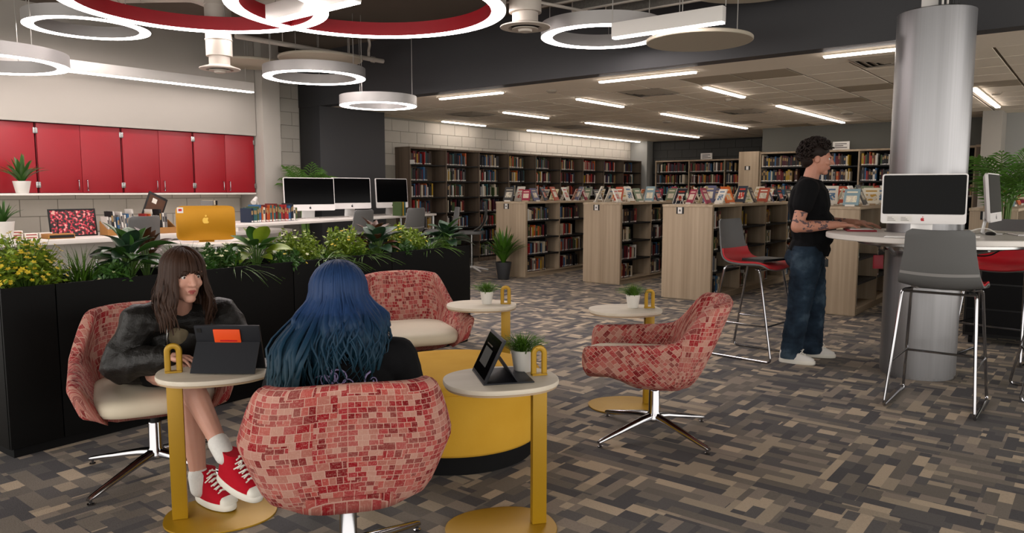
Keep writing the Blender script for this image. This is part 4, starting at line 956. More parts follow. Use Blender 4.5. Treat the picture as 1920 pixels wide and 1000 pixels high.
def blade_plant(name, label, loc, r0, r1, h, potm, n, L, spread, w, mat, droop=0.8, cat='potted plant'):
    t = thing(name, label, cat, loc); pot(t, r0, r1, h, potm); rr = random.Random(int(abs(loc[0]) * 100))
    for k in range(n):
        m = MB(); az = k * 2.39996; q = k / n; out = spread * lerp(0.15, 1.0, q ** 0.7); l = L * lerp(1.0, 0.72, q) * rr.uniform(0.9, 1.1); R = []
        for i in range(9):
            s_ = i / 8; ww = w * math.sin(PI * min(1, 0.12 + s_ * 0.88)) ** 0.7 if i < 8 else 0.001; r = 0.01 + out * s_ ** 1.25; z = h - 0.03 + l * (s_ - droop * 0.6 * (out / spread) * s_ ** 2.3); c = Vector((r * math.cos(az), r * math.sin(az), z)); sd = Vector((-math.sin(az), math.cos(az), 0)) * ww
            R.append([tuple(c - sd + Vector((0, 0, ww * 0.3))), tuple(c), tuple(c + sd + Vector((0, 0, ww * 0.3))), tuple(c + Vector((0, 0, -0.0012)))])
        m.loft(R); m.build('leaf', mat, t, angle=60)
    return t
blade_plant('potted_dracaena', 'spiky green plant in a dark floor pot beside the low bookcase', (-7.2, 8.84, 0), 0.085, 0.125, 0.27, 'pot_grey', 54, 0.62, 0.44, 0.028, 'leaf_palm')
blade_plant('potted_leaf_plant', 'leafy green plant in a white pot on the shelf under the cabinets', (-9.08, 3.0, 1.3335), 0.06, 0.085, 0.13, 'pot_white', 26, 0.34, 0.27, 0.022, 'leaf_green')
blade_plant('potted_agave', 'spiky plant in a white pot at the left end of the counter', (-8.75, 2.7, 0.8505), 0.075, 0.1, 0.2, 'pot_white', 30, 0.26, 0.2, 0.012, 'leaf_green', 0.6)
t = thing('wall_shelf', 'long pale ledge under the red cabinets holding the leafy plant', 'shelf', (-9.8, 2.33, 1.31)); B(0.0, 0.41, 0, 3.68, 0, 0.023).build('board', 'white_lam', t, bevel=0.003); B(0.411, 0.83, 0.36, 1.0, 0, 0.023).build('bracket_board', 'white_lam', t, bevel=0.003)

def palm(label, loc, n, L, potm, stemh, seed, spread=1.0, pr=(0.12, 0.16, 0.3), lw=0.012):
    t = thing('potted_palm', label, 'potted plant', loc, 0, 'feathery palms'); pot(t, pr[0], pr[1], pr[2], potm); rr = random.Random(seed)
    for k in range(n):
        az = k * 2.39996 + rr.uniform(-0.2, 0.2); q = k / n; l = L * rr.uniform(0.75, 1.1); out = l * spread * lerp(0.25, 0.85, q); h = stemh * rr.uniform(0.85, 1.1)
        ax = [Vector((0.03 * math.cos(az), 0.03 * math.sin(az), pr[2] - 0.03)), Vector((0.06 * math.cos(az), 0.06 * math.sin(az), pr[2] + h))]
        for i in range(1, 9):
            s_ = i / 8; ax.append(ax[1] + Vector((math.cos(az) * out * s_ ** 1.2, math.sin(az) * out * s_ ** 1.2, l * (1.0 * s_ - (0.12 + 0.62 * q) * s_ ** 2.2))))
        m = MB(); m.tube(ax, [0.011, 0.008] + [0.006 - 0.0006 * i for i in range(8)], 6, 1)
        for i in range(4, 41, 3):
            s_ = i / 41; f = 1 + s_ * 8; i0 = min(int(f), 8); p = ax[i0].lerp(ax[i0 + 1], f - i0); d = (ax[i0 + 1] - ax[i0]).normalized(); sd = d.cross(Vector((0, 0, 1))); sd = sd.normalized() if sd.length > 0.01 else Vector((1, 0, 0)); ll = l * 0.40 * math.sin(PI * min(1, 0.2 + s_ * 0.8)) ** 0.8
            for sg in (-1, 1):
                dd = (sd * sg * 0.8 + d * 0.65 + Vector((0, 0, -0.12))).normalized(); e = d * lw * 0.8
                a, b, c = p, p + dd * ll * 0.5 + Vector((0, 0, 0.006)), p + dd * ll - Vector((0, 0, ll * 0.22)); m.add([a - e * 0.3, b - e, c, b + e, a + e * 0.3, b - Vector((0, 0, 0.004))], [(0, 1, 5), (1, 2, 5), (2, 3, 5), (3, 4, 5), (0, 5, 4)], 0)
        m.build('frond', ['leaf_palm', 'stem_green'], t, smooth=False)
palm('tall feathery palm right of the silver column', (-0.76, 8.45, 0), 20, 0.68, 'pot_white', 0.92, 3, 0.7, lw=0.0115)
palm('feathery palm behind the leftmost table computer', (-8.95, 6.5, 0), 20, 0.62, 'pot_white', 0.98, 8, 1.0, lw=0.0115)
# ------------------------------------------------------------------ computers and small objects
def fruit_logo(m, s_, mi=0, T=None):
    """bitten fruit emblem, flat, in the local xz plane"""
    out = []
    for k in range(28):
        a = 2 * PI * k / 28; r = s_ * (1 - 0.12 * abs(math.sin(a)) ** 6 - (0.14 if abs(a - PI / 2) < 0.3 else 0) - 0.1 * (abs(a - 1.5 * PI) < 0.2)); x, z = r * math.cos(a) * 0.92, r * math.sin(a)
        if x > s_ * 0.55 and abs(z - s_ * 0.12) < s_ * 0.4: x = s_ * 0.55
        out.append((x, z))
    m.loft([[(x, 0, z) for x, z in out], [(x, -0.0015, z) for x, z in out]], mi)
    lf = [(0.02 * s_ + 0.3 * s_ * math.cos(a), s_ * 1.32 + 0.3 * s_ * math.sin(a)) for a in (0.5, 1.4, 2.2, 3.6, 4.4, 5.4)]
    m.loft([[(x, 0, z) for x, z in lf], [(x, -0.0015, z) for x, z in lf]], mi)
def computer(label, loc, rz, Wd, Hd, lift=0.09, tilt=0.06, back='imac_white', mark='black', stickers=False):
    """all-in-one computer, screen faces local -y, origin on the table under the stand foot"""
    t = thing('desktop_computer', label, 'computer', loc, rz, 'all-in-one desktop computers'); X = Matrix.Translation((0, 0, lift)) @ Matrix.Rotation(-tilt, 4, 'X'); chin = Hd * 0.19
    def rr(hx, z0, z1, r=0.016): return [(sx * (hx - r) + r * math.cos(a), (z1 - r if sz > 0 else z0 + r) + r * math.sin(a)) for sx, sz, a0 in ((1, 1, 0), (-1, 1, PI / 2), (-1, -1, PI), (1, -1, 1.5 * PI)) for a in [a0 + PI / 2 * k / 5 for k in range(6)]]
    o1 = rr(Wd / 2, 0, Hd)
    m = MB(); m.loft([[(x, -0.012, z) for x, z in o1], [(x, 0.006, z) for x, z in o1], [(x * 0.9, 0.022, Hd * 0.5 + (z - Hd * 0.5) * 0.88) for x, z in o1], [(x * 0.5, 0.036, Hd * 0.5 + (z - Hd * 0.5) * 0.5) for x, z in o1]]); m.xf(X); body = m.build('body', back, t, angle=40)
    o2 = rr(Wd / 2 - 0.009, chin, Hd - 0.009, 0.01)
    m = MB(); m.loft([[(x, -0.0125, z) for x, z in o2], [(x, -0.0145, z) for x, z in o2]]); m.xf(X); m.build('screen', 'screen', t)
    m = MB(); fruit_logo(m, chin * 0.2); m.xf(X @ Matrix.Translation((0, -0.0125, chin * 0.45))); m.build('logo', mark, body)
    m = MB(); m.loft([[(x, 0.03 + y, z) for x, z in ((-0.05, 0), (0.05, 0), (0.05, 0.004), (-0.05, 0.004))] for y in (0, 0.001)])
    s_ = MB(); s_.loft([[(-Wd * 0.13, a, b), (Wd * 0.13, a, b), (Wd * 0.13, a + c, b + d), (-Wd * 0.13, a + c, b + d)] for a, b, c, d in ((-0.06, 0.0, 0.0, 0.006), (0.06, 0.0, 0.004, 0.006), (0.072, 0.01, -0.006, 0.006), (0.04, lift + Hd * 0.35, -0.006, 0.0))]); s_.build('stand', 'alu', t, bevel=0.001)
    if stickers:
        for k, x in enumerate((-Wd * 0.43, -Wd * 0.27)):
            q = B(x, x + Wd * 0.145, -0.0135, -0.0122, chin * 0.2, chin * 0.82).xf(X).build('sticker', 'sign_white', body)
            for j in range(3): B(x + 0.006, x + Wd * (0.11 - 0.02 * j), -0.0139, -0.0136, chin * (0.3 + 0.16 * j), chin * (0.34 + 0.16 * j)).xf(X).build('sticker_text', 'sign_ink', body)
    return t
zt = 1.0005
computer('leftmost computer of three on the long white table', (-8.15, 6.0, zt), R_(90 - 12), 0.7, 0.43, 0.10)
computer('middle computer of three on the long white table', (-8.22, 6.75, zt), R_(90 - 8), 0.62, 0.43, 0.11)
computer('rightmost computer of three on the long white table', (-8.27, 7.55, zt), R_(90 - 2), 0.6, 0.43, 0.11)
computer('large computer with black screen in front of the silver column', (-0.93, 5.47, 1.0605), R_(13), 0.49, 0.325, 0.085, 0.05, mark='seat_red', stickers=True)
computer('computer seen nearly edge-on right of the silver column', (-0.60, 6.16, 1.0605), R_(88), 0.5, 0.335, 0.085, 0.1, stickers=False)
# gold computer seen from behind
t = thing('gold_computer', 'gold computer back with a pale fruit emblem behind the planter', 'computer', (-6.9, 3.85, 0.8455), heading(-0.87, 0.5) + PI)
m = MB(); o1 = superell(0.27, 0.17, 44, 9)
m.loft([[(x, y, z + 0.2) for x, z in o1] for y in (-0.008, 0.008)]); m.build('back_panel', 'gold', t, bevel=0.004)
m = MB(); m.loft([[(x * 0.99, -0.0095, z * 0.985 + 0.2) for x, z in o1], [(x * 0.99, -0.0085, z * 0.985 + 0.2) for x, z in o1]]); m.build('screen', 'screen', t)
m = MB(); fruit_logo(m, 0.034); m.xf(Matrix.Translation((0, 0.0095, 0.225)) @ Matrix.Rotation(PI, 4, 'Z')); m.build('logo', 'gold_pale', t)
B(0.20, 0.255, 0.0082, 0.0095, 0.30, 0.355).build('sticker', 'sign_white', t); B(0.212, 0.243, 0.0096, 0.0102, 0.318, 0.34).build('sticker_mark', 'seat_red', t)
m = MB(); m.box(-0.07, 0.07, -0.018, -0.01, 0.016, 0.2); m.box(-0.07, 0.07, -0.09, 0.02, 0.0155, 0.022); m.build('stand', 'gold', t, bevel=0.002)
# round table odds and ends
def keyboard(label, loc, rz, L=0.28):
    t = thing('keyboard', label, 'keyboard', loc, rz); B(-L / 2, L / 2, -0.055, 0.055, 0, 0.008).build('base', 'alu', t, bevel=0.003); m = MB()
    for r in range(5):
        for k in range(14): m.box(-L / 2 + 0.008 + k * (L - 0.016) / 14, -L / 2 + 0.006 + (k + 1) * (L - 0.016) / 14, -0.048 + r * 0.0195, -0.031 + r * 0.0195, 0.0082, 0.011)
    m.build('keys', 'white_lam', t, smooth=False)
keyboard('white keyboard at the right side of the round table', (-0.44, 6.12, 1.0605), R_(110))
keyboard('white keyboard below the large computer screen', (-0.98, 5.33, 1.0605), R_(10))
t = thing('computer_mouse', 'small dark mouse beside the edge-on computer', 'mouse', (-0.6, 5.98, 1.0605), 0.4); MB().ell((0, 0, 0.008), (0.03, 0.05, 0.016), n=16).build('shell', 'black', t)
def cord(label, P, r=0.004, mat='white_lam'): tag(MB().tube(spline(P, 6), r, 6).build('power_cord', mat), label, 'cord', 'white cords on the round table')
cord('white cord looping from behind the large computer', [(-0.78, 5.55, 1.066), (-0.72, 5.5, 1.09), (-0.66, 5.52, 1.066), (-0.62, 5.6, 1.066)])
cord('white cord reaching from the column to the edge-on computer', [(-0.74, 5.75, 1.066), (-0.68, 5.9, 1.1), (-0.62, 6.02, 1.1), (-0.58, 6.1, 1.066)])
def laptop(name, label, loc, rz, mat, Wd=0.32, D=0.22, openang=None):
    t = thing(name, label, 'laptop', loc, rz); B(-Wd / 2, Wd / 2, -D / 2, D / 2, 0, 0.013).build('base', mat, t, bevel=0.004)
    if openang is None: B(-Wd / 2, Wd / 2, -D / 2, D / 2, 0.0135, 0.02).build('lid', mat, t, bevel=0.003)
    return t
lp = laptop('keyboard_folio', 'thin red folio with pale keyboard under the hands of the man', (-1.44, 6.02, 1.0605), R_(-70), 'seat_wine', 0.3, 0.2, 1)
B(-0.13, 0.13, -0.08, 0.08, 0.0135, 0.018).build('key_area', 'alu', lp, bevel=0.001)
laptop('closed_laptop', 'closed dark laptop lying on the red stool seat', (-2.15, 6.0, 0.796), R_(75), 'black', 0.3, 0.21)
t = thing('hanging_pouch', 'dark red pouch hanging under the round table edge', 'pouch', (-1.26, 5.83, 0.80), 0.7); B(-0.035, 0.035, -0.01, 0.01, 0, 0.1).build('pouch', 'seat_wine', t, bevel=0.006); MB().tube([(0, 0, 0.1), (0.01, 0, 0.18)], 0.003, 6).build('strap', 'black', t)
# tablets on the side tables
def tablet(name, label, loc, rz, Wd, H, lean, orange=False):
    """tablet leaning on its folio: front faces local -y"""
    t = thing(name, label, 'tablet', loc, rz); X = Matrix.Translation((0, 0, 0.006)) @ Matrix.Rotation(-lean, 4, 'X')
    B(-Wd / 2, Wd / 2, 0.0, 0.012, 0, H).xf(X).build('case', 'tablet_case', t, bevel=0.005)
    B(-Wd / 2 + 0.012, Wd / 2 - 0.012, -0.0012, -0.0002, 0.012, H - 0.012).xf(X).build('screen', 'screen', t)
    B(-Wd / 2, Wd / 2, -0.17 if orange else 0.0, 0.0 if orange else 0.2, 0, 0.0055).build('keyboard_flap', 'tablet_case', t, bevel=0.002)
    d = H * math.sin(lean); fz = H * 0.62
    m = MB(); y0, z0 = fz * math.sin(lean) + 0.013, fz * math.cos(lean) + 0.006; y1 = y0 + 0.07
    m.loft([[(x, y, z) for y, z in ((y0, z0), (y0 + 0.004, z0), (y1 + 0.004, 0.006), (y1, 0.006))] for x in (-Wd / 2 + 0.004, Wd / 2 - 0.004)]); m.build('stand_flap', 'tablet_case', t)
    if orange:
        B(-0.055, 0.055, 0.0125, 0.019, H * 0.62, H * 0.93).xf(X).build('grip_band', 'orange', t, bevel=0.003); B(-0.04, 0.03, 0.0195, 0.0205, H * 0.66, H * 0.69).xf(X).build('grip_seam', 'seat_red', t)
        B(Wd / 2 - 0.03, Wd / 2 - 0.012, 0.0125, 0.014, H - 0.03, H - 0.012).xf(X).build('camera', 'black', t)
    else:
        B(-0.07, 0.05, -0.0019, -0.0013, 0.05, 0.12).xf(X).build('screen_picture', 'block_dark', t); B(-0.07, 0.02, -0.0019, -0.0013, 0.13, 0.135).xf(X).build('screen_text', 'steel', t)
    return t
tablet('cased_tablet', 'dark cased tablet with an orange grip on the side table', (-2.80, 1.66, 0.6245), heading(0.60, -0.80), 0.27, 0.195, 0.28, True)
tablet('folio_tablet', 'black folio tablet propped open on the nearest side table', (-1.90, 2.17, 0.6245), heading(0.62, 0.78) , 0.25, 0.185, 0.45)
# counter clutter
t = thing('framed_artwork', 'red and black picture in a dark frame leaning on the counter', 'picture', (-9.05, 3.48, 0.8505), PI / 2)
X = Matrix.Rotation(-0.16, 4, 'X')
for nm, a in (('frame_side', (-0.245, -0.23, 0, 0.31)), ('frame_side', (0.23, 0.245, 0, 0.31)), ('frame_side', (-0.23, 0.23, 0, 0.015)), ('frame_side', (-0.23, 0.23, 0.295, 0.31))): B(a[0], a[1], -0.012, 0.008, a[2], a[3]).xf(X).build(nm, 'black', t, bevel=0.002)
B(-0.23, 0.23, -0.004, 0.006, 0.015, 0.295).xf(X).build('picture', 'art_red', t)
t = thing('media_box', 'low dark box lying on the counter beside the framed picture', 'box', (-8.8, 3.22, 0.8505), PI / 2); B(-0.13, 0.13, -0.1, 0.1, 0, 0.05).build('body', 'kraft', t, bevel=0.004); B(-0.12, 0.12, -0.102, -0.1005, 0.01, 0.04).build('front_panel', 'black', t); MB().tube([(0.02, 0.05, 0.05), (0.02, 0.05, 0.2)], 0.006, 8).build('aerial', 'black', t)
for k in range(3):
    for j in range(2 if k else 3):
        t = thing('card_pack', '%s white card pack in the %s stack beside the agave pot' % (['bottom', 'middle', 'top'][j], ['left', 'middle', 'right'][k]), 'card box', (-8.95, 2.86 + 0.14 * k, 0.8505 + 0.031 * j), PI / 2, 'white card packs')
        B(-0.062, 0.062, -0.045, 0.045, 0, 0.03).build('box', 'paper', t, bevel=0.002); B(-0.05, 0.05, -0.0462, -0.0452, 0.008, 0.02).build('stripe', 'lip', t)
def file_box(label, x, y, z, mat, W=0.3, group='magazine boxes', n=6, rz=PI / 2, seed=1):
    t = thing('magazine_box', label, 'file box', (x, y, z), rz, group)
    D, H = 0.2, 0.16
    B(-W / 2, W / 2, -D / 2, D / 2, 0, 0.006).build('bottom', mat, t); B(-W / 2, W / 2, -D / 2, -D / 2 + 0.006, 0.006, H * 0.45).build('front', mat, t); B(-W / 2, W / 2, D / 2 - 0.006, D / 2, 0.006, H).build('back', mat, t)
    for sx in (-1, 1):
        m = MB(); m.loft([[(sx * (W / 2) - sx * e, -D / 2 + 0.0065, 0.0065), (sx * (W / 2) - sx * e, D / 2 - 0.0065, 0.0065), (sx * (W / 2) - sx * e, D / 2 - 0.0065, H), (sx * (W / 2) - sx * e, -D / 2 + 0.0065, H * 0.45)] for e in (0, 0.006)]); m.build('side', mat, t)
    rr = random.Random(seed); x0 = -W / 2 + 0.02
    for k in range(n):
        th = rr.uniform(0.012, 0.026)
        if x0 + th > W / 2 - 0.03: break
        h = rr.uniform(0.2, 0.29); ci = rr.choice([10, 11, 4, 0, 6, 12, 11, 13, 11])
        o = link('magazine', book_meshes[ci]); c, s_ = math.cos(rz), math.sin(rz); q = Vector((x0 + th / 2, 0.0)); o.location = (x + q.x * c, y + q.x * s_, z + 0.0072); o.scale = (th, 0.17, h); o.rotation_euler = (0, rr.uniform(-0.12, 0.0), rz)
        tag(o, '%s magazine, %s spine, in the %s' % (ORD[k], BOOKC[ci][0], label), 'magazine', 'magazines in ' + label); x0 += th + 0.008
file_box('kraft file box right of the framed picture', -8.95, 3.96, 0.8505, 'kraft', 0.42, n=12, seed=4)
file_box('kraft file box behind the grey stool back', -8.95, 4.37, 0.8505, 'kraft', 0.36, n=9, seed=9)
t = thing('propped_poster', 'dark poster board tilted out of the magazine boxes', 'poster', (-9.1, 4.35, 0.98), PI / 2 + 0.1); X = Matrix.Rotation(0.45, 4, 'Y') @ Matrix.Rotation(-0.1, 4, 'X')
B(-0.13, 0.13, -0.005, 0.005, 0, 0.36).xf(X).build('board', 'black', t, bevel=0.001); B(-0.11, 0.11, -0.0062, -0.0052, 0.03, 0.33).xf(X).build('print', 'bronze_leaf', t); B(-0.06, 0.0, -0.0075, -0.0063, 0.24, 0.3).xf(X).build('print_block', 'paper', t)
t = thing('paper_stack', 'stack of pale paper sheets on the counter beside the gold computer', 'paper', (-8.8, 5.15, 0.8505), PI / 2)
for k in range(4): B(-0.14 + rp.uniform(-.008, .008), 0.14, -0.1, 0.1, 0.02 * k, 0.02 * k + 0.0185).build('ream', 'paper', t)
# row of books at the near end of the computer table and bits on it
rr = random.Random(77); c, s_ = math.cos(R_(105)), math.sin(R_(105)); u = 0.35; k = 0
while u < 1.12:
    th = rr.uniform(0.018, 0.036); ci = rr.choice([6, 8, 10, 13, 0, 5, 4, 11, 3, 8, 7]); o = link('table_book', book_meshes[ci]); o.location = (-7.55 + c * u, 4.42 + s_ * u, zt + 0.0005); o.scale = (th, 0.16, rr.uniform(0.15, 0.21)); o.rotation_euler = (0, 0, R_(105))
    tag(o, '%s book from left, %s, in the row standing on the white computer table' % (ORD[k], BOOKC[ci][0]), 'book', 'books on the computer table'); u += th + 0.003; k += 1
file_box('kraft organiser box on the computer table', -7.42, 4.22, zt, 'kraft', 0.2, n=3, seed=3, rz=R_(105))
for k, (x, y, cc) in enumerate([(-8.02, 7.42, 'book_green'), (-8.04, 7.47, 'book_mustard'), (-8.06, 7.52, 'book_teal')]):
    tag(B(-0.09, 0.09, -0.012, 0.012, 0, 0.2).build('folder', cc, smooth=False), ['green', 'mustard', 'teal'][k] + ' folder standing between the middle and right table computers', 'folder', 'coloured folders').location = (x, y, zt)
t = thing('desk_lamp', 'small white folding lamp beside the white pilaster', 'lamp', (-8.75, 5.55, 0.8505), 0.3); MB().lathe([(0.06, 0), (0.06, 0.015), (0.01, 0.02)], 20).build('base', 'white_paint', t); MB().tube([(0, 0, 0.015), (0.05, 0.06, 0.28), (0.1, -0.06, 0.42)], 0.008, 8).build('arm', 'white_paint', t); MB().tube([(0.1, -0.06, 0.42), (0.14, -0.16, 0.36)], [0.02, 0.035], 12).build('shade', 'white_paint', t)
# ------------------------------------------------------------------ people
from mathutils import noise as mnoise
def blob(name, mb, voxel, mat, parent, it=4, fold=None, cuts=(), extra_mats=(), paint=None, fac=0.5):
    """fuse overlapping tapered forms into one continuous skin; optional cloth folds and clean cut hems"""
    me = bpy.data.meshes.new('tmp'); me.from_pydata(mb.v, [], mb.f); o = bpy.data.objects.new('tmp', me); COL.objects.link(o)
    r = o.modifiers.new('r', 'REMESH'); r.mode = 'VOXEL'; r.voxel_size = voxel
    s_ = o.modifiers.new('s', 'SMOOTH'); s_.iterations = it; s_.factor = fac
    dg = bpy.context.evaluated_depsgraph_get(); dg.update(); me2 = bpy.data.meshes.new_from_object(o.evaluated_get(dg)); me2.name = name
    bpy.data.objects.remove(o); bpy.data.meshes.remove(me)
    bm = bmesh.new(); bm.from_mesh(me2); bmesh.ops.recalc_face_normals(bm, faces=bm.faces); bm.normal_update()
    if fold:
        amp, sc = fold; dv = []
        for v in bm.verts:
            p = Vector((v.co.x * sc[0], v.co.y * sc[1], v.co.z * sc[2])); n1 = mnoise.noise(p); n2 = mnoise.noise(p * 2.3 + Vector((7, 3, 1)))
            dv.append(v.normal * amp * ((1 - 2 * abs(n1)) * 0.7 + 0.4 * n2))
        for v, d in zip(bm.verts, dv): v.co += d
    for co, no in cuts:
        bmesh.ops.bisect_plane(bm, geom=bm.verts[:] + bm.edges[:] + bm.faces[:], plane_co=co, plane_no=no, clear_outer=True)
    bm.to_mesh(me2); bm.free(); me2.materials.clear(); me2.materials.append(M[mat])
    for m in extra_mats: me2.materials.append(M[m])
    if paint:
        for p in me2.polygons: p.material_index = paint(p.center)
    me2.polygons.foreach_set('use_smooth', [True] * len(me2.polygons)); me2.update()
    return link(name, me2, parent)
class Frame:
    """head-local helper: x right, y forward, z up"""
    def __init__(s, c, yaw=0.0, pitch=0.0, roll=0.0, k=1.0):
        s.c = Vector(c); s.m = Matrix.Rotation(yaw, 3, 'Z') @ Matrix.Rotation(pitch, 3, 'X') @ Matrix.Rotation(roll, 3, 'Y'); s.k = k
    def p(s, x, y, z): return s.c + s.m @ (Vector((x, y, z)) * s.k)
    def e(s, mb, c, r, n=20): mb.ell(s.p(*c), tuple(a * s.k for a in r), 0, n, s.m)
    def cp(s, mb, a, b, r0, r1): mb.caps(s.p(*a), s.p(*b), r0 * s.k, r1 * s.k)
def add_head(mb, F, male=False):
    j = 1.08 if male else 1.0
    F.e(mb, (0, -0.018, 0.035), (0.074, 0.094, 0.082)); F.e(mb, (0, 0.02, -0.005), (0.066, 0.076, 0.095)); F.e(mb, (0, 0.03, -0.05), (0.052 * j, 0.056, 0.06))
    F.e(mb, (0, 0.062, -0.094), (0.028 * j, 0.024, 0.02)); F.cp(mb, (0, 0.09, 0.022), (0, 0.112, -0.022), 0.008, 0.0125)
    for s_ in (-1, 1):
        F.cp(mb, (s_ * 0.012, 0.092, 0.032), (s_ * 0.045, 0.078, 0.032), 0.009, 0.007); F.e(mb, (s_ * 0.034, 0.068, -0.022), (0.022, 0.02, 0.022)); F.e(mb, (s_ * 0.074, -0.005, -0.002), (0.01, 0.022, 0.032), 12); F.e(mb, (s_ * 0.011, 0.1, -0.026), (0.008, 0.009, 0.007), 10)
    F.cp(mb, (-0.017, 0.086, -0.053), (0.017, 0.086, -0.053), 0.008, 0.008); F.cp(mb, (-0.014, 0.083, -0.064), (0.014, 0.083, -0.064), 0.008, 0.008)
def face_parts(t, F, browm):
    for s_ in (-1, 1):
        e = MB(); e.ell(F.p(s_ * 0.031, 0.0765, 0.01), (0.0115 * F.k,) * 3, 0, 14); eo = e.build('eye', 'eye_white', t)
        i_ = MB(); i_.ell(F.p(s_ * 0.031, 0.0825, 0.0095), (0.0068 * F.k,) * 3, 0, 10); i_.build('iris', 'iris', eo)
        l = MB(); l.tube([F.p(s_ * 0.031 + a, 0.089 - abs(a) * 0.25, 0.019 - a * a * 18) for a in (-0.014, -0.007, 0, 0.007, 0.014)], 0.003 * F.k, 6); l.build('eyelid', 'hair_dark', eo)
        b = MB(); b.tube([F.p(s_ * x, y, z) for x, y, z in ((0.012, 0.1, 0.033), (0.03, 0.095, 0.039), (0.047, 0.08, 0.034))], [0.004, 0.005, 0.002], 6, flat=0.6); b.build('eyebrow', browm, t)
    l = MB(); l.tube([F.p(x, y, z) for x, y, z in ((-0.022, 0.084, -0.057), (-0.01, 0.0935, -0.054), (0, 0.0945, -0.055), (0.01, 0.0935, -0.054), (0.022, 0.084, -0.057))], [0.002, 0.005, 0.0055, 0.005, 0.002], 8); l.tube([F.p(x, y, z) for x, y, z in ((-0.018, 0.083, -0.06), (0, 0.0925, -0.064), (0.018, 0.083, -0.06))], [0.002, 0.0055, 0.002], 8); l.build('lips', 'lip', t)
def add_hand(mb, wrist, fwd, palm_n, curl=0.35, side=1, k=1.0):
    """palm with four jointed fingers and a thumb leaving the side of the palm; side=+1 thumb towards cross(fwd, palm_n)"""
    f = Vector(fwd).normalized(); n = Vector(palm_n); n = (n - f * n.dot(f)).normalized(); s_ = f.cross(n) * side; W_ = Vector(wrist)
    mb.caps(W_ - f * 0.01, W_ + f * 0.03, 0.023 * k, 0.024 * k)
    for i, (off, ln, r) in enumerate(((0.031, 0.068, 0.0088), (0.0105, 0.076, 0.009), (-0.0105, 0.07, 0.0088), (-0.031, 0.056, 0.0078))):
        kn = W_ + f * (0.088 - 0.005 * abs(i - 1)) * k + s_ * off * k
        mb.caps(W_ + f * 0.015 + s_ * off * 0.55 * k, kn, 0.0135 * k, 0.0115 * k)
        p = kn; a = curl * 0.55 + 0.05 * i; d = f
        for q, fr in enumerate((0.44, 0.31, 0.25)):
            d = (f * math.cos(a) + n * math.sin(a) + s_ * off * 1.5).normalized(); e = p + d * ln * fr * k; mb.caps(p, e, r * k * (1 - 0.08 * q), r * k * (0.94 - 0.08 * q), 8); p = e; a += curl
    b = W_ + f * 0.025 * k + s_ * 0.02 * k; d1 = (f * 0.6 + s_ * 0.75 + n * 0.35).normalized(); m1 = b + d1 * 0.045 * k; d2 = (f * 0.85 + s_ * 0.4 + n * 0.3).normalized(); m2 = m1 + d2 * 0.032 * k; m3 = m2 + (f * 0.95 + s_ * 0.1 + n * 0.35).normalized() * 0.026 * k
    mb.caps(b, m1, 0.015 * k, 0.0115 * k, 8); mb.caps(m1, m2, 0.0108 * k, 0.0098 * k, 8); mb.caps(m2, m3, 0.0096 * k, 0.008 * k, 8)
def strands(F, n, az0, az1, length, seed, rad=(0.083, 0.102, 0.092), r=0.006, wav=0.012, out=0.02, top=(0, -0.01, 0.035), maxz=None, part=0.0, el0=1.45, jitter=0.25, drift=(0, 0), mb=None, side_len=None, hug=1.0):
    """locks combed over the skull from the crown, then hanging with gravity"""
    rr = random.Random(seed); m = mb or MB()
    for k in range(n):
        az = lerp(az0, az1, (k + rr.random()) / n); ca, sa = math.sin(az), math.cos(az)   # az=0 is straight ahead (+y)
        P = []; ph = rr.uniform(0, 6); g_ = rr.uniform(1.0, 1.09); e0 = el0 + rr.uniform(-0.18, 0.1)
        for i in range(7):
            el = lerp(e0, rr.uniform(-0.12, 0.0) if i == 6 else 0.0, i / 6)
            P.append(F.p(top[0] + part + rad[0] * g_ * ca * math.cos(el), top[1] + rad[1] * g_ * sa * math.cos(el), top[2] + rad[2] * g_ * math.sin(el)))
        L = (length(az) if callable(length) else length) * rr.uniform(0.72, 1.12); d0 = F.m @ Vector((ca, sa, 0)); p = P[-1].copy(); steps = 9
        for i in range(1, steps + 1):
            s_ = i / steps; o_ = out * hug * smooth(s_ * 1.5) * (1 - 0.5 * smooth((s_ - 0.6) / 0.4)) ; w = wav * math.sin(ph + s_ * 7.0) * s_
            q = P[6] + Vector((0, 0, -L * s_)) + d0 * (o_ + w * 0.5) + Vector((-d0.y, d0.x, 0)) * w + Vector((drift[0], drift[1], 0)) * s_ ** 1.5
            P.append(q)
        R = [r * rr.uniform(0.85, 1.25)] * len(P); R = [a * (0.55 if i == 0 else 1.0 if i < len(P) - 4 else (len(P) - i) / 4.2) for i, a in enumerate(R)]
        m.tube(P, R, 6, flat=0.55)
    return m
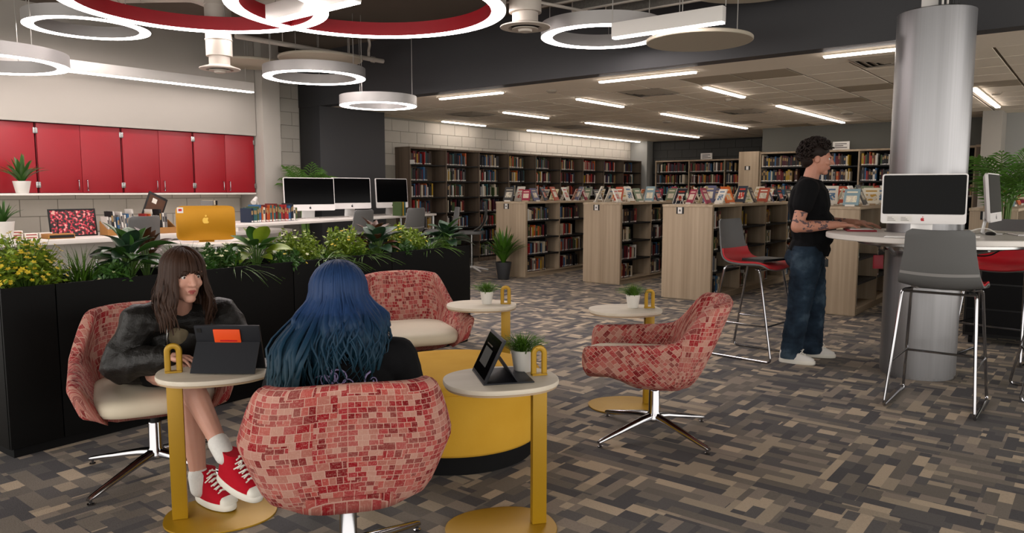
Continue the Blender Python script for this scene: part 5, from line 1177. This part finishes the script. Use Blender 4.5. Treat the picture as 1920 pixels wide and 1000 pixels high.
def shoe(t, M4, L, upper, sole, lace, high=False, name='shoe', capm=None):
    """shoe along local +y, heel at the origin, resting on z=0"""
    def outl(z, y0, y1, hw, toe=0.82):
        o = []
        for k in range(28):
            a = 2 * PI * k / 28; c, s_ = math.cos(a), math.sin(a); yy = (y0 + y1) / 2 + (y1 - y0) / 2 * math.copysign(abs(s_) ** 0.8, s_); q = (yy - y0) / (y1 - y0); w = hw * (0.74 + 0.3 * smooth(q / 0.65)); o.append((math.copysign(abs(c) ** 0.8, c) * w, yy, z))
        return o
    root = MB(); root.loft([outl(0, 0.004, L - 0.006, 0.042), outl(0.006, 0, L, 0.045), outl(0.026, 0, L, 0.045), outl(0.03, 0.003, L - 0.004, 0.043)]); root.xf(M4); s_ = root.build(name, sole, t, angle=50)
    rows = [(0.029, 0.004, L - 0.008, 0.042), (0.045, 0.003, L - 0.012, 0.042), (0.06, 0.003, L - 0.04, 0.04), (0.075, 0.004, L * 0.72, 0.038), (0.09, 0.006, L * 0.56, 0.036)] + ([(0.11, 0.008, L * 0.47, 0.036), (0.135, 0.008, L * 0.43, 0.038), (0.15, 0.006, L * 0.43, 0.04)] if high else [(0.096, 0.008, L * 0.5, 0.034)])
    u = MB(); u.loft([outl(*q) for q in rows]); u.xf(M4); u.build('upper', upper, s_, angle=60)
    if capm: c = MB(); c.loft([outl(z, L * 0.74 + dz, L - 0.006 - dz * 0.8, 0.04 - dz * 0.6) for z, dz in ((0.029, 0), (0.045, 0.002), (0.055, 0.012), (0.06, 0.03))]); c.xf(M4); c.build('toe_cap', capm, s_, angle=60)
    l = MB(); nl = 6 if high else 4
    for k in range(nl):
        q = k / (nl - 1); y = lerp(L * 0.70, L * (0.42 if high else 0.52), q); z = lerp(0.073, 0.145 if high else 0.099, q)
        l.tube([(-0.024, y - 0.012, z - 0.01), (-0.006, y + 0.002, z + 0.007), (0.024, y + 0.006, z - 0.004)], 0.0032, 6); l.tube([(0.024, y - 0.012, z - 0.01), (0.006, y + 0.002, z + 0.006), (-0.024, y + 0.006, z - 0.004)], 0.0032, 6)
    for sg in (-1, 1): y, z = (L * 0.46, 0.125) if high else (L * 0.55, 0.098); l.tube(spline([(0, y, z + 0.005), (sg * 0.03, y + 0.03, z + 0.012), (sg * 0.045, y + 0.01, z - 0.012)], 5), 0.003, 6)
    l.xf(M4); l.build('laces', lace, s_)
    return s_
def shoe_xf(heel, toe_dir, z=0.0, pitch=0.0): return Matrix.Translation((heel[0], heel[1], z)) @ Matrix.Rotation(math.atan2(toe_dir[1], toe_dir[0]) - PI / 2, 4, 'Z') @ Matrix.Rotation(pitch, 4, 'X')

# --- standing man (local x right, y forward)
t = thing('person', 'standing person in black t-shirt and jeans typing at the round table', 'person', (-1.835, 6.10, 0), heading(0.958, 0.286))
F = Frame((0, 0.045, 1.605), 0.0, -0.10, 0, 1.02)
b = MB(); add_head(b, F, True)
b.caps((0, -0.015, 1.40), (0, 0.02, 1.55), 0.062, 0.056)
b.ell((0, -0.01, 1.25), (0.17, 0.105, 0.2)); b.ell((0, 0.0, 1.0), (0.15, 0.10, 0.18)); b.ell((0, -0.005, 0.88), (0.155, 0.10, 0.12))
b.caps((-0.17, -0.02, 1.385), (0.17, -0.02, 1.385), 0.06, 0.06)
RS, RE, RW = (0.205, -0.02, 1.375), (0.275, -0.085, 1.085), (0.225, 0.20, 1.105)
LS, LE, LW = (-0.205, -0.01, 1.375), (-0.245, 0.09, 1.10), (-0.06, 0.345, 1.11)
for A, E, Wr in ((RS, RE, RW), (LS, LE, LW)):
    b.caps(A, E, 0.056, 0.046); mid = Vector(E).lerp(Vector(Wr), 0.3); b.caps(E, mid, 0.043, 0.047); b.caps(mid, Wr, 0.047, 0.029)
add_hand(b, Vector(RW) + Vector((0, 0.02, 0)), (-0.1, 1, -0.06), (0, 0, -1), 0.28, 1); add_hand(b, Vector(LW) + Vector((0.005, 0.02, 0)), (0.12, 1, -0.06), (0, 0, -1), 0.28, -1)
for hx, kn, an in (((0.085, 0, 0.88), (0.10, -0.04, 0.48), (0.13, -0.115, 0.09)), ((-0.085, 0.01, 0.88), (-0.10, 0.065, 0.48), (-0.13, 0.045, 0.09))):
    b.caps(hx, kn, 0.08, 0.055); b.caps(kn, an, 0.05, 0.035)
def tat(c):
    for A, B_ in ((RE, RW), (LE, LW)):
        A, B_ = Vector(A), Vector(B_); d = B_ - A; s_ = (c - A).dot(d) / d.length_squared
        if 0.12 < s_ < 0.8 and (c - A - d * s_).length < 0.07: return 1 if mnoise.noise(c * 30) + 0.7 * mnoise.noise(c * 75) > 0.12 else 0
    if abs(c.x - 0.24) < 0.08 and 1.12 < c.z < 1.2 and c.y < 0.03: return 1 if mnoise.noise(c * 42) > 0.22 else 0
    return 0
blob('body', b, 0.0045, 'skin', t, 3, extra_mats=('tattoo',), paint=tat); face_parts(t, F, 'hair_dark')
b = MB(); b.ell((0, -0.008, 1.25), (0.2, 0.158, 0.22)); b.ell((0, 0.03, 1.06), (0.19, 0.168, 0.2)); b.ell((0, 0.008, 0.90), (0.185, 0.158, 0.12)); b.caps((-0.165, -0.02, 1.385), (0.165, -0.02, 1.385), 0.078, 0.078); b.caps((0, -0.02, 1.40), (0, 0.0, 1.46), 0.085, 0.075)
cuts = [((0, 0, 0.845), (0, 0, -1)), ((0, 0.02, 1.455), (0, 0.25, 1))]
for A, E, sg in ((RS, RE, 1), (LS, LE, -1)):
    A, E = Vector(A), Vector(E); q = A.lerp(E, 0.62); b.caps(A, A.lerp(E, 0.42), 0.08, 0.074)
blob('t_shirt', b, 0.007, 'shirt_black', t, 5, (0.008, (9, 9, 5)), cuts)
b = MB(); b.ell((0, 0.002, 0.9), (0.178, 0.145, 0.11)); b.ell((0, -0.03, 0.83), (0.175, 0.145, 0.11))
for hx, kn, an in (((0.09, -0.005, 0.85), (0.105, -0.045, 0.48), (0.13, -0.10, 0.055)), ((-0.09, 0.005, 0.85), (-0.105, 0.06, 0.48), (-0.13, 0.055, 0.055))):
    b.caps(hx, kn, 0.122, 0.09); b.caps(kn, an, 0.088, 0.078)
blob('jeans', b, 0.007, 'denim', t, 5, (0.009, (8, 8, 16)), [((0, 0, 0.035), (0, 0, -1)), ((0, 0, 0.93), (0, 0, 1))])
shoe(t, shoe_xf((0.14, -0.185), (0.12, 1)), 0.275, 'sneaker_white', 'rubber_white', 'lace'); shoe(t, shoe_xf((-0.14, -0.03), (-0.1, 1)), 0.275, 'sneaker_white', 'rubber_white', 'lace')
h = MB(); h.ell(F.p(0, -0.028, 0.055), (0.09, 0.105, 0.085), 0, 20); h.ell(F.p(0, -0.07, 0.0), (0.075, 0.06, 0.075), 0, 20)
rr = random.Random(4)
for k in range(420):
    az = rr.uniform(0, 2 * PI); e = rr.uniform(-0.55, 1.5); f = math.cos(az)
    if e < 0.42 and f > 0.05: continue
    if e < 0.1 and f > -0.25: continue
    c = F.p(0.10 * math.cos(e) * math.sin(az), -0.024 + 0.122 * math.cos(e) * f, 0.05 + 0.105 * math.sin(e)); s_ = rr.uniform(0.013, 0.023); ax = Vector((rr.gauss(0, 1), rr.gauss(0, 1), rr.gauss(0, 1))).normalized(); u = ax.orthogonal().normalized(); w = ax.cross(u)
    h.tube([c + u * s_ * math.cos(q * 0.9) + w * s_ * math.sin(q * 0.9) + ax * (q - 3) * 0.004 for q in range(8)], [0.0055] * 7 + [0.002], 5)
h.build('curly_hair', 'hair_dark', t, angle=60)
bd = MB(); bd.tube([(0.245, 0.165, 1.13), (0.25, 0.165, 1.10), (0.23, 0.172, 1.073), (0.20, 0.172, 1.085), (0.198, 0.168, 1.12), (0.222, 0.163, 1.14), (0.245, 0.165, 1.13)], 0.003, 6); bd.build('bracelet', 'chrome', t)
kc = MB(); kc.box(0.1, 0.115, 0.125, 0.15, 0.77, 0.83); kc.tube([(0.11, 0.12, 0.85), (0.108, 0.14, 0.83)], 0.004, 6); kc.build('key_clip', 'black', t, bevel=0.003)

# --- seated person in the leather jacket
t = thing('person', 'seated long-brown-haired person in black leather jacket and red high-top shoes', 'person', (-3.52, 1.66, 0), heading(0.92, -0.39))
F = Frame((-0.125, 0.39, 0.99), 0.30, -0.06, 0.0, 0.95)
b = MB(); add_head(b, F)
b.caps((-0.115, 0.29, 0.82), F.p(0, -0.02, -0.05), 0.05, 0.045); b.ell((-0.1, 0.2, 0.70), (0.125, 0.09, 0.15)); b.ell((-0.07, 0.1, 0.57), (0.14, 0.11, 0.1)); b.caps((-0.245, 0.28, 0.80), (0.015, 0.27, 0.80), 0.045, 0.045)
RS, RE, RW = (0.05, 0.265, 0.79), (0.135, 0.27, 0.60), (-0.06, 0.46, 0.655); LS, LE, LW = (-0.28, 0.275, 0.79), (-0.36, 0.36, 0.62), (-0.25, 0.52, 0.66)
for A, E, Wr in ((RS, RE, RW), (LS, LE, LW)): b.caps(A, E, 0.042, 0.036); b.caps(E, Wr, 0.035, 0.023)
add_hand(b, RW, (-0.45, 0.7, 0.02), (0, 0, -1), 0.3, 1, 0.9); add_hand(b, LW, (0.1, 1, 0.02), (0, 0, -1), 0.3, -1, 0.9)
legs = (((0.02, 0.1, 0.55), (-0.11, 0.53, 0.575), (-0.215, 0.70, 0.30)), ((-0.16, 0.1, 0.54), (-0.12, 0.50, 0.465), (-0.14, 0.515, 0.11)))
for hx, kn, an in legs:
    b.caps(hx, Vector(hx).lerp(Vector(kn), 0.5), 0.078, 0.07); b.caps(Vector(hx).lerp(Vector(kn), 0.5), kn, 0.07, 0.052); mid = Vector(kn).lerp(Vector(an), 0.3) + Vector((0, -0.012, 0)); b.caps(kn, mid, 0.05, 0.05); b.caps(mid, an, 0.05, 0.031)
blob('body', b, 0.0045, 'skin_pale', t, 3); face_parts(t, F, 'hair_brown')
b = MB(); b.ell((-0.1, 0.2, 0.71), (0.172, 0.125, 0.165)); b.ell((-0.07, 0.1, 0.58), (0.2, 0.155, 0.11)); b.caps((-0.25, 0.275, 0.79), (0.02, 0.265, 0.79), 0.075, 0.075); b.ell((0.05, 0.07, 0.54), (0.12, 0.17, 0.07)); b.ell((-0.19, 0.07, 0.54), (0.10, 0.17, 0.07))
for A, E, Wr in ((RS, RE, RW), (LS, LE, LW)): A, E, Wr = Vector(A), Vector(E), Vector(Wr); b.caps(A, E, 0.079, 0.075); b.caps(E, E.lerp(Wr, 0.9), 0.075, 0.048)
blob('leather_jacket', b, 0.006, 'leather', t, 4, (0.016, (9, 9, 9)), [((0, 0, 0.485), (0, 0, -1))])
b = MB(); b.ell((-0.1, 0.25, 0.745), (0.072, 0.09, 0.12)); blob('inner_shirt', b, 0.006, 'inner_shirt', t, 2)
for sg in (-1, 1):
    m = MB(); m.loft([[(sg * x - 0.115, y + 0.115, z + 0.02), (sg * (x + 0.045) - 0.115, y + 0.095, z + 0.03), (sg * (x + 0.042) - 0.115, y + 0.087, z + 0.032), (sg * (x - 0.003) - 0.115, y + 0.107, z + 0.02)] for x, y, z in ((0.05, 0.07, 0.86), (0.06, 0.16, 0.855), (0.055, 0.215, 0.81), (0.04, 0.228, 0.76))]); m.build('collar', 'leather', t, angle=60)
m = MB(); m.tube(spline([(-0.06, 0.345, 0.78), (-0.05, 0.335, 0.70), (-0.03, 0.29, 0.60)], 5), 0.006, 6); m.build('zip', 'steel', t)
b = MB(); b.caps((0.02, 0.08, 0.545), Vector(legs[0][0]).lerp(Vector(legs[0][1]), 0.25), 0.093, 0.084); b.caps((-0.16, 0.08, 0.54), Vector(legs[1][0]).lerp(Vector(legs[1][1]), 0.3), 0.09, 0.082); blob('shorts', b, 0.007, 'black_matte', t, 3, (0.005, (9, 9, 9)))
for hx, kn, an in legs:
    d = (Vector(an) - Vector(kn)).normalized(); m = MB(); m.caps(Vector(an) - d * 0.03, Vector(an) + d * 0.03, 0.042, 0.039, 20); m.build('sock', 'sock', t)
shoe(t, Matrix.Translation((-0.135, 0.455, 0.0115)) @ Matrix.Rotation(R_(30), 4, 'Z'), 0.245, 'canvas_red', 'rubber_white', 'lace', True, capm='rubber_white')
shoe(t, Matrix.Translation((-0.20, 0.665, 0.165)) @ Matrix.Rotation(R_(34), 4, 'Z') @ Matrix.Rotation(R_(-14), 4, 'X'), 0.245, 'canvas_red', 'rubber_white', 'lace', True, capm='rubber_white')
h = MB(); h.ell(F.p(0, -0.026, 0.04), (0.082, 0.098, 0.092), 0, 24)
hl = lambda az: 0.235
strands(F, 60, 0.72, 2.2, hl, 1, r=0.009, out=0.02, wav=0.016, mb=h, part=0.004); strands(F, 60, -2.2, -0.72, hl, 2, r=0.009, out=0.02, wav=0.016, mb=h, part=-0.004)
strands(F, 70, 2.1, 4.2, 0.22, 3, r=0.01, out=0.02, mb=h)
strands(F, 26, -0.72, 0.72, lambda az: -0.01 + 0.05 * abs(az), 5, r=0.0045, out=0.002, wav=0.002, mb=h, rad=(0.08, 0.104, 0.088), el0=1.4)
strands(F, 90, 0.75, 5.5, lambda az: 0.25, 6, r=0.0028, out=0.03, wav=0.03, mb=h, rad=(0.088, 0.106, 0.097))
h.build('long_hair', 'hair_brown', t, angle=70)

# --- seated blue-haired person seen from behind
t = thing('person', 'seated person with long blue hair seen from behind, black printed shirt', 'person', (-2.03, 1.62, 0), heading(-0.80, 0.60))
F = Frame((-0.015, 0.03, 0.985), 0.1, -0.12, 0.0, 0.97)
b = MB(); add_head(b, F); b.caps((0, -0.03, 0.82), F.p(0, -0.02, -0.05), 0.052, 0.047); b.ell((0, -0.03, 0.68), (0.13, 0.095, 0.16)); b.ell((0, 0.0, 0.56), (0.14, 0.11, 0.09)); b.caps((-0.14, -0.03, 0.79), (0.14, -0.03, 0.79), 0.045, 0.045)
RS, RE, RW = (0.175, -0.02, 0.78), (0.23, 0.05, 0.58), (0.10, 0.28, 0.575); LS, LE, LW = (-0.175, -0.02, 0.78), (-0.23, 0.05, 0.58), (-0.10, 0.28, 0.575)
for A, E, Wr, sd in ((RS, RE, RW, 1), (LS, LE, LW, -1)): b.caps(A, E, 0.043, 0.037); b.caps(E, Wr, 0.036, 0.024); add_hand(b, Wr, (-0.3 * sd, 1, -0.05), (0, 0, -1), 0.35, sd, 0.9)
for sg in (-1, 1):
    b.caps((sg * 0.085, 0.03, 0.54), (sg * 0.1, 0.48, 0.52), 0.078, 0.055); b.caps((sg * 0.1, 0.48, 0.52), (sg * 0.1, 0.60, 0.1), 0.05, 0.033)
blob('body', b, 0.005, 'skin_pale', t, 3); face_parts(t, F, 'hair_dark')
b = MB(); b.ell((0, -0.035, 0.69), (0.175, 0.125, 0.18)); b.ell((0, -0.01, 0.56), (0.185, 0.145, 0.1)); b.caps((-0.15, -0.03, 0.775), (0.15, -0.03, 0.775), 0.072, 0.072)
for A, E, Wr in ((RS, RE, RW), (LS, LE, LW)): A, E, Wr = Vector(A), Vector(E), Vector(Wr); b.caps(A, E, 0.074, 0.07); b.caps(E, E.lerp(Wr, 0.85), 0.07, 0.05)
blob('black_shirt', b, 0.0065, 'shirt_black', t, 4, (0.008, (8, 8, 7)), [((0, 0, 0.475), (0, 0, -1))])
b = MB()
for sg in (-1, 1): b.caps((sg * 0.085, 0.03, 0.55), (sg * 0.1, 0.48, 0.53), 0.092, 0.068); b.caps((sg * 0.1, 0.48, 0.52), (sg * 0.1, 0.60, 0.13), 0.065, 0.05)
blob('trousers', b, 0.008, 'black_matte', t, 3, (0.005, (8, 8, 8)), [((0, 0, 0.1), (0, 0, -1))])
for sg in (-1, 1): shoe(t, shoe_xf((sg * 0.1, 0.54), (sg * 0.1, 1)), 0.25, 'black_matte', 'rubber_white', 'lace')
plain('print_lilac', '#8f83ad', 0.8); pm = MB()
def backy(x, z): return -0.035 - 0.134 * math.sqrt(max(0.02, 1 - (x / 0.19) ** 2 - ((z - 0.69) / 0.2) ** 2)) - 0.008
for k in range(9):
    cx, cz, r0, dr = -0.085 + 0.021 * k, 0.735 + 0.028 * math.sin(k * 0.8), 0.034 - 0.002 * (k % 3), (-1) ** k
    P = [(cx + r0 * (1 - q / 16) * math.cos(dr * q * 0.55 + k), cz + r0 * (1 - q / 16) * math.sin(dr * q * 0.55 + k)) for q in range(14)]
    pm.tube([(x, backy(x, z), z) for x, z in P], [0.005 * (1 - q / 18) for q in range(14)], 6, flat=0.6)
pm.build('shirt_print', 'print_lilac', t)
h = MB(); h.ell(F.p(0, -0.025, 0.042), (0.084, 0.1, 0.092), 0, 24); h.ell(F.p(0, -0.06, -0.10), (0.085, 0.055, 0.12), 0, 20)
strands(F, 150, 1.9, 4.38, lambda az: 0.255 + 0.06 * math.cos(az * 5), 11, r=0.010, out=0.075, wav=0.014, mb=h, hug=1.0, drift=(0, -0.03), rad=(0.09, 0.108, 0.094))
strands(F, 90, 3.7, 5.3, 0.37, 12, r=0.009, out=0.085, wav=0.02, mb=h, drift=(-0.10, -0.10), rad=(0.092, 0.108, 0.094)); strands(F, 80, 0.98, 2.5, 0.26, 13, r=0.009, out=0.06, wav=0.016, mb=h, drift=(0.0, -0.06), rad=(0.092, 0.108, 0.094))
strands(F, 20, -0.75, 0.75, 0.0, 14, r=0.007, out=0.0, wav=0.0, mb=h)
strands(F, 140, 1.0, 5.3, lambda az: 0.36 if az > 3.4 else 0.30, 15, r=0.003, out=0.085, wav=0.035, mb=h, rad=(0.095, 0.113, 0.1), drift=(-0.03, -0.06))
h.build('long_blue_hair', 'hair_blue', t, angle=70)
